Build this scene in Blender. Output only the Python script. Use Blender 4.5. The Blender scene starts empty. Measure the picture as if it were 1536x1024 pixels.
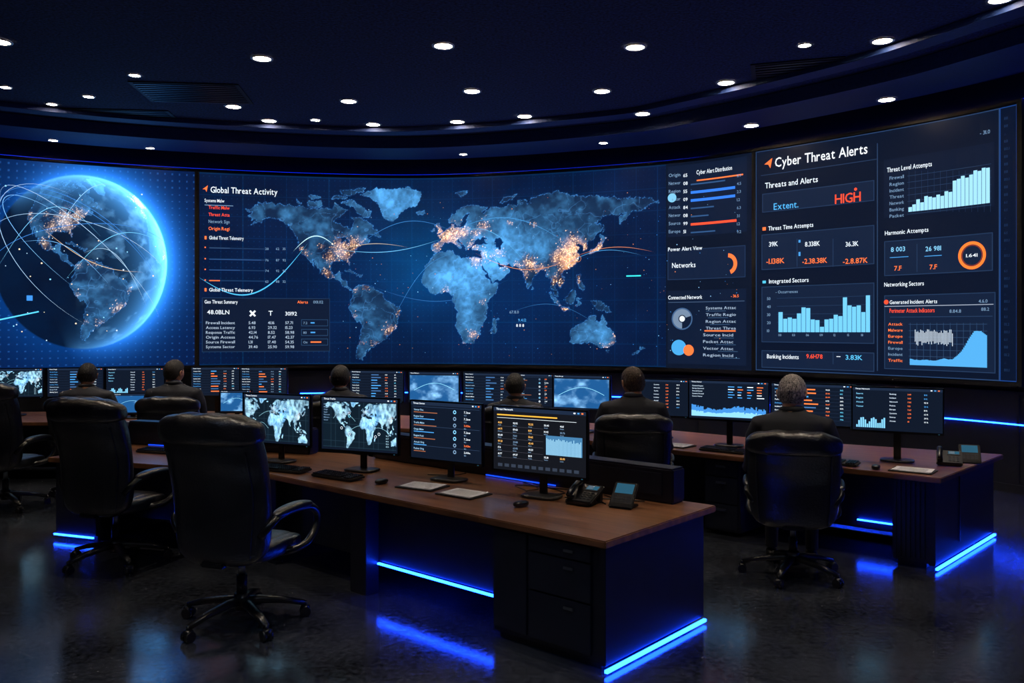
import bpy, bmesh, math, random
import numpy as np
from mathutils import Vector, Matrix
random.seed(7); rng=np.random.RandomState(5)
scene=bpy.context.scene
scene.view_settings.view_transform='Standard'
CH=1.93; F=1280.0; HZ=490.0

# ------------------------------------------------------------------ helpers
def lin(c):
    out=[]
    for v in c:
        v=v/255.0
        out.append(v/12.92 if v<=0.04045 else ((v+0.055)/1.055)**2.4)
    return tuple(out)
def new_obj(name,me,parent=None,mats=()):
    o=bpy.data.objects.new(name,me); scene.collection.objects.link(o)
    for m in mats:
        if me is not None: me.materials.append(m)
    if parent: o.parent=parent
    return o
def empty(name,loc=(0,0,0),rot=0,scale=1):
    o=bpy.data.objects.new(name,None); scene.collection.objects.link(o)
    o.location=loc; o.rotation_euler=(0,0,rot); o.scale=(scale,)*3; o.empty_display_size=.1
    return o

# ------------------------------------------------------------------ materials
def mat(name,col,rough=.5,metal=0,bump=0,bscale=50,var=0,vscale=5,spec=.5,coat=0):
    m=bpy.data.materials.new(name); m.use_nodes=True; nt=m.node_tree; b=nt.nodes['Principled BSDF']
    c=lin(col)
    b.inputs['Base Color'].default_value=(*c,1); b.inputs['Roughness'].default_value=rough
    b.inputs['Metallic'].default_value=metal; b.inputs['Specular IOR Level'].default_value=spec
    b.inputs['Coat Weight'].default_value=coat
    tc=nt.nodes.new('ShaderNodeTexCoord')
    if bump:
        n=nt.nodes.new('ShaderNodeTexNoise'); n.inputs['Scale'].default_value=bscale; n.inputs['Detail'].default_value=4
        bp=nt.nodes.new('ShaderNodeBump'); bp.inputs['Strength'].default_value=bump; bp.inputs['Distance'].default_value=.01
        nt.links.new(tc.outputs['Object'],n.inputs['Vector']); nt.links.new(n.outputs['Fac'],bp.inputs['Height']); nt.links.new(bp.outputs['Normal'],b.inputs['Normal'])
    n=nt.nodes.new('ShaderNodeTexNoise'); n.inputs['Scale'].default_value=vscale; n.inputs['Detail'].default_value=3
    r=nt.nodes.new('ShaderNodeValToRGB'); v=max(var,.06)
    r.color_ramp.elements[0].position=.3; r.color_ramp.elements[1].position=.7
    r.color_ramp.elements[0].color=(*[x*(1-v) for x in c],1); r.color_ramp.elements[1].color=(*[min(1,x*(1+v)) for x in c],1)
    nt.links.new(tc.outputs['Object'],n.inputs['Vector']); nt.links.new(n.outputs['Fac'],r.inputs['Fac']); nt.links.new(r.outputs['Color'],b.inputs['Base Color'])
    return m
def emat(name,col,strength,sample=True):
    m=bpy.data.materials.new(name); m.use_nodes=True; nt=m.node_tree; nt.nodes.clear()
    e=nt.nodes.new('ShaderNodeEmission'); o=nt.nodes.new('ShaderNodeOutputMaterial')
    e.inputs['Color'].default_value=(*lin(col),1); e.inputs['Strength'].default_value=strength
    nt.links.new(e.outputs[0],o.inputs[0])
    if not sample: m.cycles.emission_sampling='NONE'
    return m
def screen_mat(name,strength):
    m=bpy.data.materials.new(name); m.use_nodes=True; nt=m.node_tree
    b=nt.nodes['Principled BSDF']; a=nt.nodes.new('ShaderNodeAttribute'); a.attribute_name='Col'
    b.inputs['Base Color'].default_value=(.003,.004,.007,1); b.inputs['Roughness'].default_value=.35; b.inputs['Specular IOR Level'].default_value=.1
    nt.links.new(a.outputs['Color'],b.inputs['Emission Color']); b.inputs['Emission Strength'].default_value=strength
    m.cycles.emission_sampling='NONE'
    return m

M_scrwall=screen_mat('video_wall_display',1.32)
M_scralert=screen_mat('alert_wall_display',1.3)
M_scr=screen_mat('monitor_display',1.55)
M_leather=mat('black_leather',(20,23,31),.30,bump=.3,bscale=70,var=.2,vscale=8,spec=.8)
M_plastic=mat('black_plastic',(14,15,19),.28)
M_matte=mat('matte_black',(8,9,12),.6)
M_bezel=mat('monitor_plastic',(12,13,16),.3)
M_desk=mat('desk_laminate_navy',(14,19,35),.38,bump=.05,bscale=200,var=.15)
M_desk2=mat('desk_drawer_front',(21,27,42),.36,var=.1)
M_metal=mat('brushed_metal',(150,155,165),.3,metal=1)
M_dark=mat('dark_wall_panel',(6,9,22),.6,var=.3,vscale=2)
M_suit=mat('suit_fabric',(30,34,46),.75,bump=.2,bscale=300,var=.2)
M_shirt=mat('shirt_fabric',(170,176,190),.8)
M_skin=mat('skin',(205,148,116),.5,var=.12,vscale=20,bump=.05)
M_skin2=mat('skin_dark',(130,88,66),.5,var=.12,vscale=20)
M_eye=mat('eye_white',(220,220,220),.2); M_iris=mat('iris_brown',(40,26,18),.2)
M_paper=mat('paper',(220,220,225),.7)
M_led=emat('blue_led',(16,62,255),34)
M_led2=emat('blue_led_soft',(10,48,255),1.5)
M_led3=emat('blue_led_desk',(20,70,255),1.6)
M_lamp=emat('downlight_diffuser',(255,230,200),70,False)
M_glowblue=emat('phone_display',(60,120,150),.55,False)
def hairmat(name,c1,c2):
    m=mat(name,c1,.55); nt=m.node_tree; b=nt.nodes['Principled BSDF']
    tc=nt.nodes.new('ShaderNodeTexCoord'); mp=nt.nodes.new('ShaderNodeMapping'); mp.inputs['Scale'].default_value=(210,210,45)
    n=nt.nodes.new('ShaderNodeTexNoise'); n.inputs['Scale'].default_value=1; n.inputs['Detail'].default_value=3
    r=nt.nodes.new('ShaderNodeValToRGB'); r.color_ramp.elements[0].position=.38; r.color_ramp.elements[1].position=.62
    r.color_ramp.elements[0].color=(*lin(c1),1); r.color_ramp.elements[1].color=(*lin(c2),1)
    bp=nt.nodes.new('ShaderNodeBump'); bp.inputs['Strength'].default_value=.9; bp.inputs['Distance'].default_value=.008
    for a,bb in ((tc.outputs['Object'],mp.inputs[0]),(mp.outputs[0],n.inputs['Vector']),(n.outputs['Fac'],r.inputs[0]),(r.outputs[0],b.inputs['Base Color']),(n.outputs['Fac'],bp.inputs['Height']),(bp.outputs[0],b.inputs['Normal'])): nt.links.new(a,bb)
    return m
M_hair_black=hairmat('hair_black',(7,7,8),(30,28,28)); M_hair_brown=hairmat('hair_brown',(32,23,18),(92,68,52)); M_hair_grey=hairmat('hair_grey',(62,58,58),(200,190,184))

def wood():
    m=bpy.data.materials.new('walnut_desktop'); m.use_nodes=True; nt=m.node_tree; b=nt.nodes['Principled BSDF']
    tc=nt.nodes.new('ShaderNodeTexCoord'); mp=nt.nodes.new('ShaderNodeMapping'); mp.inputs['Rotation'].default_value=(0,0,math.radians(40)); 
    mp2=nt.nodes.new('ShaderNodeMapping'); mp2.inputs['Scale'].default_value=(1.0,16,6)
    n=nt.nodes.new('ShaderNodeTexNoise'); n.inputs['Scale'].default_value=1.2; n.inputs['Detail'].default_value=5; n.inputs['Roughness'].default_value=.55
    r=nt.nodes.new('ShaderNodeValToRGB'); r.color_ramp.elements[0].position=.25; r.color_ramp.elements[1].position=.75
    r.color_ramp.elements[0].color=(*lin((78,51,34)),1); r.color_ramp.elements[1].color=(*lin((140,94,62)),1)
    for a,bb in ((tc.outputs['Object'],mp.inputs[0]),(mp.outputs[0],mp2.inputs[0]),(mp2.outputs[0],n.inputs['Vector']),(n.outputs['Fac'],r.inputs[0]),(r.outputs[0],b.inputs['Base Color'])): nt.links.new(a,bb)
    b.inputs['Roughness'].default_value=.30; b.inputs['Specular IOR Level'].default_value=.5
    return m
M_wood=wood()
def floor_mat():
    m=bpy.data.materials.new('polished_concrete'); m.use_nodes=True; nt=m.node_tree; b=nt.nodes['Principled BSDF']
    tc=nt.nodes.new('ShaderNodeTexCoord')
    n=nt.nodes.new('ShaderNodeTexNoise'); n.inputs['Scale'].default_value=26; n.inputs['Detail'].default_value=9; n.inputs['Roughness'].default_value=.72
    n2=nt.nodes.new('ShaderNodeTexNoise'); n2.inputs['Scale'].default_value=1.5; n2.inputs['Detail'].default_value=6
    mx=nt.nodes.new('ShaderNodeMath'); mx.operation='MULTIPLY_ADD'; mx.inputs[1].default_value=.7
    r=nt.nodes.new('ShaderNodeValToRGB'); r.color_ramp.elements[0].position=.62; r.color_ramp.elements[1].position=1.0
    r.color_ramp.elements[0].color=(*lin((8,10,15)),1); r.color_ramp.elements[1].color=(*lin((58,62,70)),1)
    rr=nt.nodes.new('ShaderNodeMapRange'); rr.inputs['From Min'].default_value=.35; rr.inputs['From Max'].default_value=.65; rr.inputs['To Min'].default_value=.07; rr.inputs['To Max'].default_value=.21
    bp=nt.nodes.new('ShaderNodeBump'); bp.inputs['Strength'].default_value=.09; bp.inputs['Distance'].default_value=.004
    L=nt.links.new
    L(tc.outputs['Object'],n.inputs['Vector']); L(tc.outputs['Object'],n2.inputs['Vector'])
    L(n2.outputs['Fac'],mx.inputs[0]); L(n.outputs['Fac'],mx.inputs[2]); L(mx.outputs[0],r.inputs[0]); L(r.outputs[0],b.inputs['Base Color'])
    L(n.outputs['Fac'],rr.inputs[0]); L(rr.outputs[0],b.inputs['Roughness']); L(n.outputs['Fac'],bp.inputs['Height']); L(bp.outputs[0],b.inputs['Normal'])
    b.inputs['Specular IOR Level'].default_value=1.0
    return m
M_floor=floor_mat()
M_ceil=mat('acoustic_ceiling',(30,50,86),.85,bump=.8,bscale=45,var=.85,vscale=34)
M_ring=mat('soffit_blue_glow',(22,50,108),.6,bump=.3,bscale=60,var=.2,vscale=30)  # blue glow on the soffit is put into its base colour

# ------------------------------------------------------------------ mesh builder
class MB:
    def __init__(s): s.v=[];s.f=[];s.m=[];s.sm=[]
    def add(s,vs,fs,mi=0,smooth=True,M=None):
        o=len(s.v)
        for p in vs:
            p=Vector(p)
            if M is not None: p=M@p
            s.v.append(tuple(p))
        for f in fs: s.f.append([i+o for i in f]); s.m.append(mi); s.sm.append(smooth)
    def box(s,c,size,mi=0,bev=.004,M=None,rot=None):
        bm=bmesh.new(); bmesh.ops.create_cube(bm,size=1)
        bmesh.ops.scale(bm,vec=size,verts=bm.verts)
        if bev>0: bmesh.ops.bevel(bm,geom=bm.edges[:],offset=min(bev,min(size)*.45),segments=2,affect='EDGES')
        R=Matrix.Translation(c)@(rot if rot is not None else Matrix())
        if M is not None: R=M@R
        vs=[R@v.co for v in bm.verts]; bm.verts.index_update(); fs=[[v.index for v in f.verts] for f in bm.faces]
        bm.free(); s.add(vs,fs,mi,False)
    def prism(s,pts,z0,z1,mi=0,bev=.003):
        bm=bmesh.new()
        lo=[bm.verts.new((p[0],p[1],z0)) for p in pts]; hi=[bm.verts.new((p[0],p[1],z1)) for p in pts]
        n=len(pts); bm.faces.new(lo[::-1]); bm.faces.new(hi)
        for i in range(n): bm.faces.new((lo[i],lo[(i+1)%n],hi[(i+1)%n],hi[i]))
        bmesh.ops.recalc_face_normals(bm,faces=bm.faces)
        if bev>0: bmesh.ops.bevel(bm,geom=bm.edges[:],offset=bev,segments=2,affect='EDGES')
        bm.verts.index_update(); vs=[v.co.copy() for v in bm.verts]; fs=[[v.index for v in f.verts] for f in bm.faces]; bm.free()
        s.add(vs,fs,mi,False)
    def rings(s,rings,mi=0,cap=True,M=None):
        n=len(rings[0]); vs=[p for r in rings for p in r]; fs=[]
        for i in range(len(rings)-1):
            for j in range(n):
                fs.append([i*n+j,i*n+(j+1)%n,(i+1)*n+(j+1)%n,(i+1)*n+j])
        if cap: fs.append(list(range(n))[::-1]); fs.append([(len(rings)-1)*n+j for j in range(n)])
        s.add(vs,fs,mi,True,M)
    def tube(s,pts,rad,mi=0,seg=12,flat=1.0,M=None,up=(0,0,1),n=2.0,cap=True):
        pts=[Vector(p) for p in pts]; R=[]
        if not isinstance(rad,(list,tuple)): rad=[rad]*len(pts)
        prev=None
        for i,p in enumerate(pts):
            t=(pts[min(i+1,len(pts)-1)]-pts[max(i-1,0)]).normalized()
            if prev is None:
                a=Vector(up)
                if abs(t.dot(a))>.95: a=Vector((1,0,0)) if abs(t.x)<.9 else Vector((0,1,0))
            else: a=prev
            b=(a-t*a.dot(t)).normalized(); prev=b; c=t.cross(b)
            ring=[]
            for k in range(seg):
                th=2*math.pi*k/seg; cc,ss=math.cos(th),math.sin(th)
                x=math.copysign(abs(cc)**(2/n),cc); y=math.copysign(abs(ss)**(2/n),ss)
                ring.append(p+b*(x*rad[i]*flat)+c*(y*rad[i]))
            R.append(ring)
        s.rings(R,mi,cap,M)
    def pillow(s,c,h,n=4,mi=0,M=None,fn=None,nu=32,nv=18):
        R=[]; c=Vector(c)
        for i in range(nv+1):
            ph=-math.pi/2+math.pi*i/nv; ph=max(-1.5607,min(1.5607,ph)); cp,sp=math.cos(ph),math.sin(ph)
            A=cp**(2/n); Z=math.copysign(abs(sp)**(2/n),sp); ring=[]
            for k in range(nu):
                th=2*math.pi*k/nu; cc,ss=math.cos(th),math.sin(th)
                p=Vector((A*math.copysign(abs(cc)**(2/n),cc)*h[0],A*math.copysign(abs(ss)**(2/n),ss)*h[1],Z*h[2]))
                if fn: p=fn(p)
                ring.append(c+p)
            R.append(ring)
        s.rings(R,mi,True,M)
    def cyl(s,p0,p1,r,mi=0,seg=20,M=None,r2=None):
        s.tube([p0,p1],[r,r if r2 is None else r2],mi,seg,M=M)
        s.sm[-1]=False; s.sm[-2]=False
    def obj(s,name,mats,parent=None):
        me=bpy.data.meshes.new(name); me.from_pydata(s.v,[],s.f); 
        for m in mats: me.materials.append(m)
        me.polygons.foreach_set('material_index',s.m); me.polygons.foreach_set('use_smooth',s.sm); me.update()
        bm=bmesh.new(); bm.from_mesh(me); bmesh.ops.recalc_face_normals(bm,faces=bm.faces); bm.to_mesh(me); bm.free()
        o=bpy.data.objects.new(name,me); scene.collection.objects.link(o)
        if parent: o.parent=parent
        return o

# ------------------------------------------------------------------ glyph cache
GL={}
def build_glyphs():
    chars='ABCDEFGHIJKLMNOPQRSTUVWXYZabcdefghijklmnopqrstuvwxyz0123456789.,:-+%/&$#'
    obs=[]
    for ch in chars:
        cu=bpy.data.curves.new('g','FONT'); cu.body=ch; cu.resolution_u=2; cu.offset=.008
        o=bpy.data.objects.new('g',cu); scene.collection.objects.link(o); obs.append((ch,o,cu))
    bpy.context.view_layer.update(); dg=bpy.context.evaluated_depsgraph_get()
    for ch,o,cu in obs:
        me=o.evaluated_get(dg).to_mesh()
        vs=[(v.co.x,v.co.y) for v in me.vertices]; fs=[list(p.vertices) for p in me.polygons]
        if vs:
            x0=min(v[0] for v in vs); x1=max(v[0] for v in vs)
            GL[ch]=([(v[0]-x0,v[1]) for v in vs],fs,x1-x0)
        o.evaluated_get(dg).to_mesh_clear()
    for ch,o,cu in obs:
        bpy.data.objects.remove(o); bpy.data.curves.remove(cu)
build_glyphs()

class Canvas:
    def __init__(s,fn,segu=None): s.fn=fn; s.v=[];s.f=[];s.c=[]; s.segu=segu
    def raw(s,pts,fs,col,h):
        o=len(s.v); c=(*lin(col),1)
        for p in pts: s.v.append(s.fn(p[0],p[1],h)); s.c.append(c)
        for f in fs: s.f.append([i+o for i in f])
    def rect(s,u0,v0,u1,v1,col,h=1,col2=None):
        n=1 if not s.segu else max(1,int(abs(u1-u0)/s.segu)+1)
        pts=[];fs=[]
        for i in range(n+1):
            u=u0+(u1-u0)*i/n; pts+=[(u,v0),(u,v1)]
            if i: k=2*i; fs.append([k-2,k,k+1,k-1])
        s.raw(pts,fs,col,h)
    def frame(s,u0,v0,u1,v1,col,w,h=2):
        s.rect(u0,v0,u1,v0+w,col,h); s.rect(u0,v1-w,u1,v1,col,h); s.rect(u0,v0,u0+w,v1,col,h); s.rect(u1-w,v0,u1,v1,col,h)
    def line(s,pts,w,col,h=3,taper=False):
        P=[Vector((p[0],p[1])) for p in pts]; out=[];fs=[];N=len(P)
        for i,p in enumerate(P):
            t=(P[min(i+1,N-1)]-P[max(i-1,0)])
            if t.length<1e-9: t=Vector((1,0))
            t.normalize(); n=Vector((-t.y,t.x))*w*.5
            if taper: n*=math.sin(math.pi*(i+.3)/(N-.4))
            out+=[p+n,p-n]
            if i: k=2*i; fs.append([k-2,k-1,k+1,k])
        s.raw(out,fs,col,h)
    def ring(s,cu,cv,r0,r1,col,h=3,a0=0,a1=2*math.pi,seg=28):
        out=[];fs=[]
        for i in range(seg+1):
            a=a0+(a1-a0)*i/seg; out+=[(cu+r0*math.cos(a),cv+r0*math.sin(a)),(cu+r1*math.cos(a),cv+r1*math.sin(a))]
            if i: k=2*i; fs.append([k-2,k-1,k+1,k])
        s.raw(out,fs,col,h)
    def poly(s,pts,col,h=3): s.raw(pts,[list(range(len(pts)))],col,h)
    def text(s,u,v,st,size,col,h=4,sx=1.0,width=None):
        if width:
            tot=sum((GL[c][2]+.07 if c in GL else .28) for c in st)*size; sx=width/tot
        x=u
        for ch in st:
            if ch not in GL: x+=.28*size*sx; continue
            vs,fs,w=GL[ch]
            s.raw([(x+p[0]*size*sx,v+p[1]*size) for p in vs],fs,col,h); x+=(w+.07)*size*sx
        return x
    def grid(s,us,vs,cols,h=0):
        o=len(s.v); nu,nv=len(us),len(vs)
        for j in range(nv):
            for i in range(nu): s.v.append(s.fn(us[i],vs[j],h)); 
        s.c+= [(float(r),float(g),float(b),1.0) for r,g,b in cols.reshape(-1,3)]
        for j in range(nv-1):
            b=o+j*nu
            for i in range(nu-1): s.f.append([b+i,b+i+1,b+nu+i+1,b+nu+i])
    def obj(s,name,m,parent=None):
        me=bpy.data.meshes.new(name); me.from_pydata(s.v,[],s.f); me.materials.append(m)
        a=me.color_attributes.new(name='Col',type='FLOAT_COLOR',domain='POINT')
        a.data.foreach_set('color',np.array(s.c,dtype=np.float32).ravel()); me.update()
        o=bpy.data.objects.new(name,me); scene.collection.objects.link(o)
        if parent: o.parent=parent
        return o

# ------------------------------------------------------------------ world raster
POLY=[
[(-168,66),(-162,67),(-156,71),(-141,70),(-128,70),(-115,68),(-108,68),(-95,68),(-94,72),(-86,68),(-82,68),(-86,64),(-94,60),(-92,57),(-82,55),(-80,51),(-79,54),(-77,57),(-78,62),(-72,62),(-65,59),(-60,55),(-56,52),(-60,50),(-66,50),(-65,47),(-61,46),(-66,44),(-70,43),(-70,41.5),(-74,40),(-76,37),(-76,35),(-81,31),(-80,26),(-82,28),(-84,30),(-90,29.5),(-94,29.5),(-97,27),(-97,22),(-94,18),(-91,19),(-90,21),(-87,21),(-88,16),(-83,15),(-83,10),(-79,9),(-77,8),(-80,7.5),(-85,10),(-88,13),(-94,16),(-97,16),(-105,20),(-106,23),(-112,29),(-114,31),(-110,23),(-112,26),(-117,33),(-121,35),(-124,40),(-124,47),(-128,51),(-133,56),(-140,60),(-148,61),(-152,59),(-158,56),(-164,54.5),(-158,58),(-162,59),(-166,62),(-161,64)],
[(-73,78),(-60,82),(-30,83.5),(-18,80),(-20,74),(-25,70),(-33,68),(-42,60),(-50,61),(-54,68),(-55,72),(-62,76)],
[(-80,74),(-72,71),(-62,66),(-65,62),(-72,64),(-78,70),(-88,72)],[(-117,73),(-105,73),(-103,69),(-115,69)],[(-90,81),(-65,83),(-75,79),(-85,77)],[(-125,74),(-120,71),(-124,71)],[(-95,77),(-82,76),(-85,74.5),(-95,75)],[(-115,76),(-105,77),(-106,75),(-115,75)],
[(-59,48),(-56,51),(-53,47)],[(-85,22),(-80,23),(-74,20),(-78,20)],[(-74,19.5),(-69,19.5),(-69,18),(-74,18)],[(-24,65.5),(-16,66.5),(-14,65),(-19,63.5)],
[(-77,8),(-72,12),(-62,10.5),(-52,5),(-50,0),(-44,-2.5),(-37,-5),(-35,-8),(-39,-14),(-40,-21),(-45,-24),(-48,-27),(-53,-33),(-57,-35),(-58,-38),(-62,-39),(-65,-43),(-66,-47),(-69,-51),(-68,-55),(-74,-52),(-75,-46),(-73,-38),(-71,-30),(-70,-19),(-76,-14),(-81,-6),(-80,-1),(-78,3)],
[(-6,35.5),(10,37),(11,34),(20,31),(25,32),(33,31),(35,27),(37,21),(43,12),(51,12),(48,5),(40,-3),(40,-12),(35,-20),(35,-24),(32,-28),(27,-34),(19,-34.5),(17,-29),(12,-18),(13,-9),(9,-1),(9,4),(4,6.5),(-8,4.5),(-13,8),(-17,14.5),(-16,20),(-13,27),(-9,32)],
[(44,-20),(47,-15),(50,-14),(49,-19),(47,-25),(44,-24)],
[(-9,37),(-9,43),(-2,43.5),(-1,46),(-4,48.5),(2,51),(8,54),(8,57),(11,57),(11,54),(19,54.5),(22,58),(24,59.5),(29,60),(23,60),(22,62),(25,65),(22,65.5),(17,61),(18,59),(16,56.5),(13,55.5),(11,59),(6,58.5),(5,61),(12,65.5),(16,69),(25,71),(32,70),(41,67),(34,66),(38,64.5),(45,68),(54,68.5),(60,69),(68,69),(68,72.5),(75,72.5),(75,68),(80,73),(95,76),(104,77.5),(113,74),(128,73),(140,72.5),(160,70),(178,69.5),(190,66),(180,65),(178,62.5),(165,60),(162,56),(157,51),(156,57),(163,61.5),(155,59),(142,59),(136,54.5),(141,52),(140,48),(133,43),(128,40),(129,36),(126,34.5),(125,39),(121,40),(118,38.5),(122,37),(120,34),(122,31),(119,25),(113,22),(108,21.5),(106,18),(109,13),(105,9),(101,13),(100,9),(104,1.5),(101,3),(98,8),(98,16),(94,16),(91,22.5),(87,21),(80,15),(80,11),(77.5,8),(74,14),(73,20),(69,22),(66,25),(57,26),(51,28),(48,30),(51,25),(54,24),(57,25),(60,22),(55,17),(45,13),(42,17),(38,22),(35,28),(35,32),(36,36.5),(28,37),(27,40),(32,42),(41,41.5),(38,44.5),(40,47),(35,46),(33,45),(31,46.5),(28,43),(26,40.5),(23,40),(24,37.5),(22,36.5),(19,41),(14,45.5),(13,44),(16,41.5),(18,40),(16,38.5),(12,42),(9,44.3),(4,43.4),(0,40),(-2,37),(-5.5,36)],
[(-5,50),(1,51),(0,53.5),(-3,58.5),(-6,57),(-3,54)],[(-10,52),(-6,52.3),(-6,55),(-9,54)],[(130,32),(136,34),(140,35.5),(142,40),(145,43.5),(141,45.5),(140,41),(137,37),(132,35)],[(142,46),(144,50),(143,54),(142,50)],
[(95,5.5),(103,0),(106,-5.5),(102,-4),(98,1)],[(105,-6.5),(114,-7),(115,-8.5),(106,-7.5)],[(109,1.5),(114,4),(117,7),(119,5),(116,-3.5),(110,-2.5)],[(119,-5),(120,0),(125,1.5),(121,-1),(123,-4)],[(131,-1),(138,-1.5),(146,-5.5),(150,-10.5),(143,-9),(138,-8),(134,-4)],[(120,18),(122,18),(122,14),(126,9),(125,6),(122,8),(120,13)],[(80,9.5),(82,7),(80,6)],
[(114,-22),(122,-18),(129,-15),(132,-11.5),(137,-12),(136,-15),(140,-17.5),(142.5,-11),(146,-19),(153,-26),(152,-33),(148,-38),(141,-38),(136,-34.5),(131,-31.5),(124,-33.5),(115,-34.5)],
[(145,-41),(148,-41),(147,-43.5)],[(173,-35),(178,-38),(175,-41.5)],[(172,-41),(174,-42),(168,-46.5),(167,-45)],[(11,79),(25,80),(17,77)],[(52,71),(56,75),(68,76.5),(58,72)]]
RES=4; LW=400*RES; LH=180*RES
lonA=-190+(np.arange(LW)+.5)/RES; latA=-90+(np.arange(LH)+.5)/RES
mask=np.zeros((LH,LW),bool); LO,LA=np.meshgrid(lonA,latA)
def pip(poly,X,Y):
    ins=np.zeros(X.shape,bool); n=len(poly)
    for i in range(n):
        x0,y0=poly[i]; x1,y1=poly[(i+1)%n]
        if y0==y1: continue
        c=((Y>y0)!=(Y>y1))&(X<(x1-x0)*(Y-y0)/(y1-y0)+x0); ins^=c
    return ins
for p in POLY:
    xs=[a for a,b in p]; ys=[b for a,b in p]
    i0,i1=int((min(xs)+189)*RES),int((max(xs)+191)*RES)+1; j0,j1=int((min(ys)+89)*RES),int((max(ys)+91)*RES)+1
    i0=max(0,i0)
    mask[j0:j1,i0:i1]|=pip(p,LO[j0:j1,i0:i1],LA[j0:j1,i0:i1])
for p in ([(47,45),(53,46),(54,40),(53,37),(49,38)],[(-92,47),(-84,48),(-80,43),(-83,42),(-84,46),(-87,42),(-88,46)]):
    mask&=~pip(p,LO,LA)
T=rng.rand(256,256)
def vn(x,y,k=0):
    xi=np.floor(x).astype(int); yi=np.floor(y).astype(int); fx=x-xi; fy=y-yi; fx=fx*fx*(3-2*fx); fy=fy*fy*(3-2*fy)
    g=lambda a,b:T[(b+k*37)%256,(a+k*91)%256]
    return (g(xi,yi)*(1-fx)+g(xi+1,yi)*fx)*(1-fy)+(g(xi,yi+1)*(1-fx)+g(xi+1,yi+1)*fx)*fy
def fbm(x,y,k=0,o=5):
    r=0;a=.5
    for i in range(o): r=r+a*vn(x*2**i,y*2**i,k+i); a*=.5
    return r
maskf=mask.astype(float)
def blur(a,n):
    for _ in range(n):
        a=(a+np.roll(a,1,0)+np.roll(a,-1,0)+np.roll(a,1,1)+np.roll(a,-1,1))/5
    return a
mb=blur(maskf,3)
halo=blur(maskf,30)
CITY=[(-74,41,9),(-87,42,8),(-95,30,5),(-84,34,8),(-80,27,5),(-118,34,4),(-122,38,3),(-99,20,5),(-97,33,5),(-104,40,3),(-90,38,7),(-79,43,6),(-75,8,3),(-66,10,3),(-46,-23,6),(-43,-22,4),(-58,-34,4),(-70,-33,3),(-77,-12,3),(-38,-10,3),(0,51,8),(2,48,8),(7,51,9),(9,45,8),(13,52,7),(19,50,6),(-4,40,5),(21,52,5),(30,50,5),(37,55,6),(12,42,5),(28,41,6),(31,30,7),(3,6,5),(36,34,5),(45,33,4),(51,35,5),(55,25,4),(73,19,5),(77,28,7),(80,25,5),(88,22,6),(67,25,4),(100,14,5),(106,11,4),(113,23,10),(121,31,11),(116,39,10),(114,30,10),(118,35,10),(108,34,6),(104,30,8),(127,37,6),(139,36,8),(135,35,6),(121,25,4),(107,-6,5),(110,-7,4),(28,-26,5),(18,-34,3),(37,-1,3),(151,-33,4),(145,-37,4),(153,-27,3),(121,14,4),(60,57,3),(82,55,3)]
city=np.zeros((LH,LW)); glow=np.zeros((LH,LW))
for lo,la,w in CITY:
    n=int(w*w*2.2)
    xs=lo+rng.randn(n)*w*.55; ys=la+rng.randn(n)*w*.42
    ii=((xs+190)*RES).astype(int).clip(2,LW-3); jj=((ys+90)*RES).astype(int).clip(2,LH-3)
    b=rng.rand(n)**4*1.5+.06
    if lo<-30: b=b*.85
    for di,dj,k_ in ((0,0,1),(1,0,.7),(0,1,.7),(-1,0,.5),(0,-1,.5)): np.maximum.at(city,(jj+dj,ii+di),b*k_*(mb[jj,ii]>.4))
    amp=.5 if lo<-30 else (1.05 if (98<lo<130 and la>20) else .95)
    glow+=amp*(w/9.)**1.3*np.exp(-((LO-lo)**2+(LA-la)**2*1.3)/(2*(w*.40)**2))
def samp(A,lo,la):
    i=((lo+190)*RES-.5).clip(0,LW-2); j=((la+90)*RES-.5).clip(0,LH-2); i0=i.astype(int); j0=j.astype(int); fi=i-i0; fj=j-j0
    return (A[j0,i0]*(1-fi)+A[j0,i0+1]*fi)*(1-fj)+(A[j0+1,i0]*(1-fi)+A[j0+1,i0+1]*fi)*fj
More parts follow.
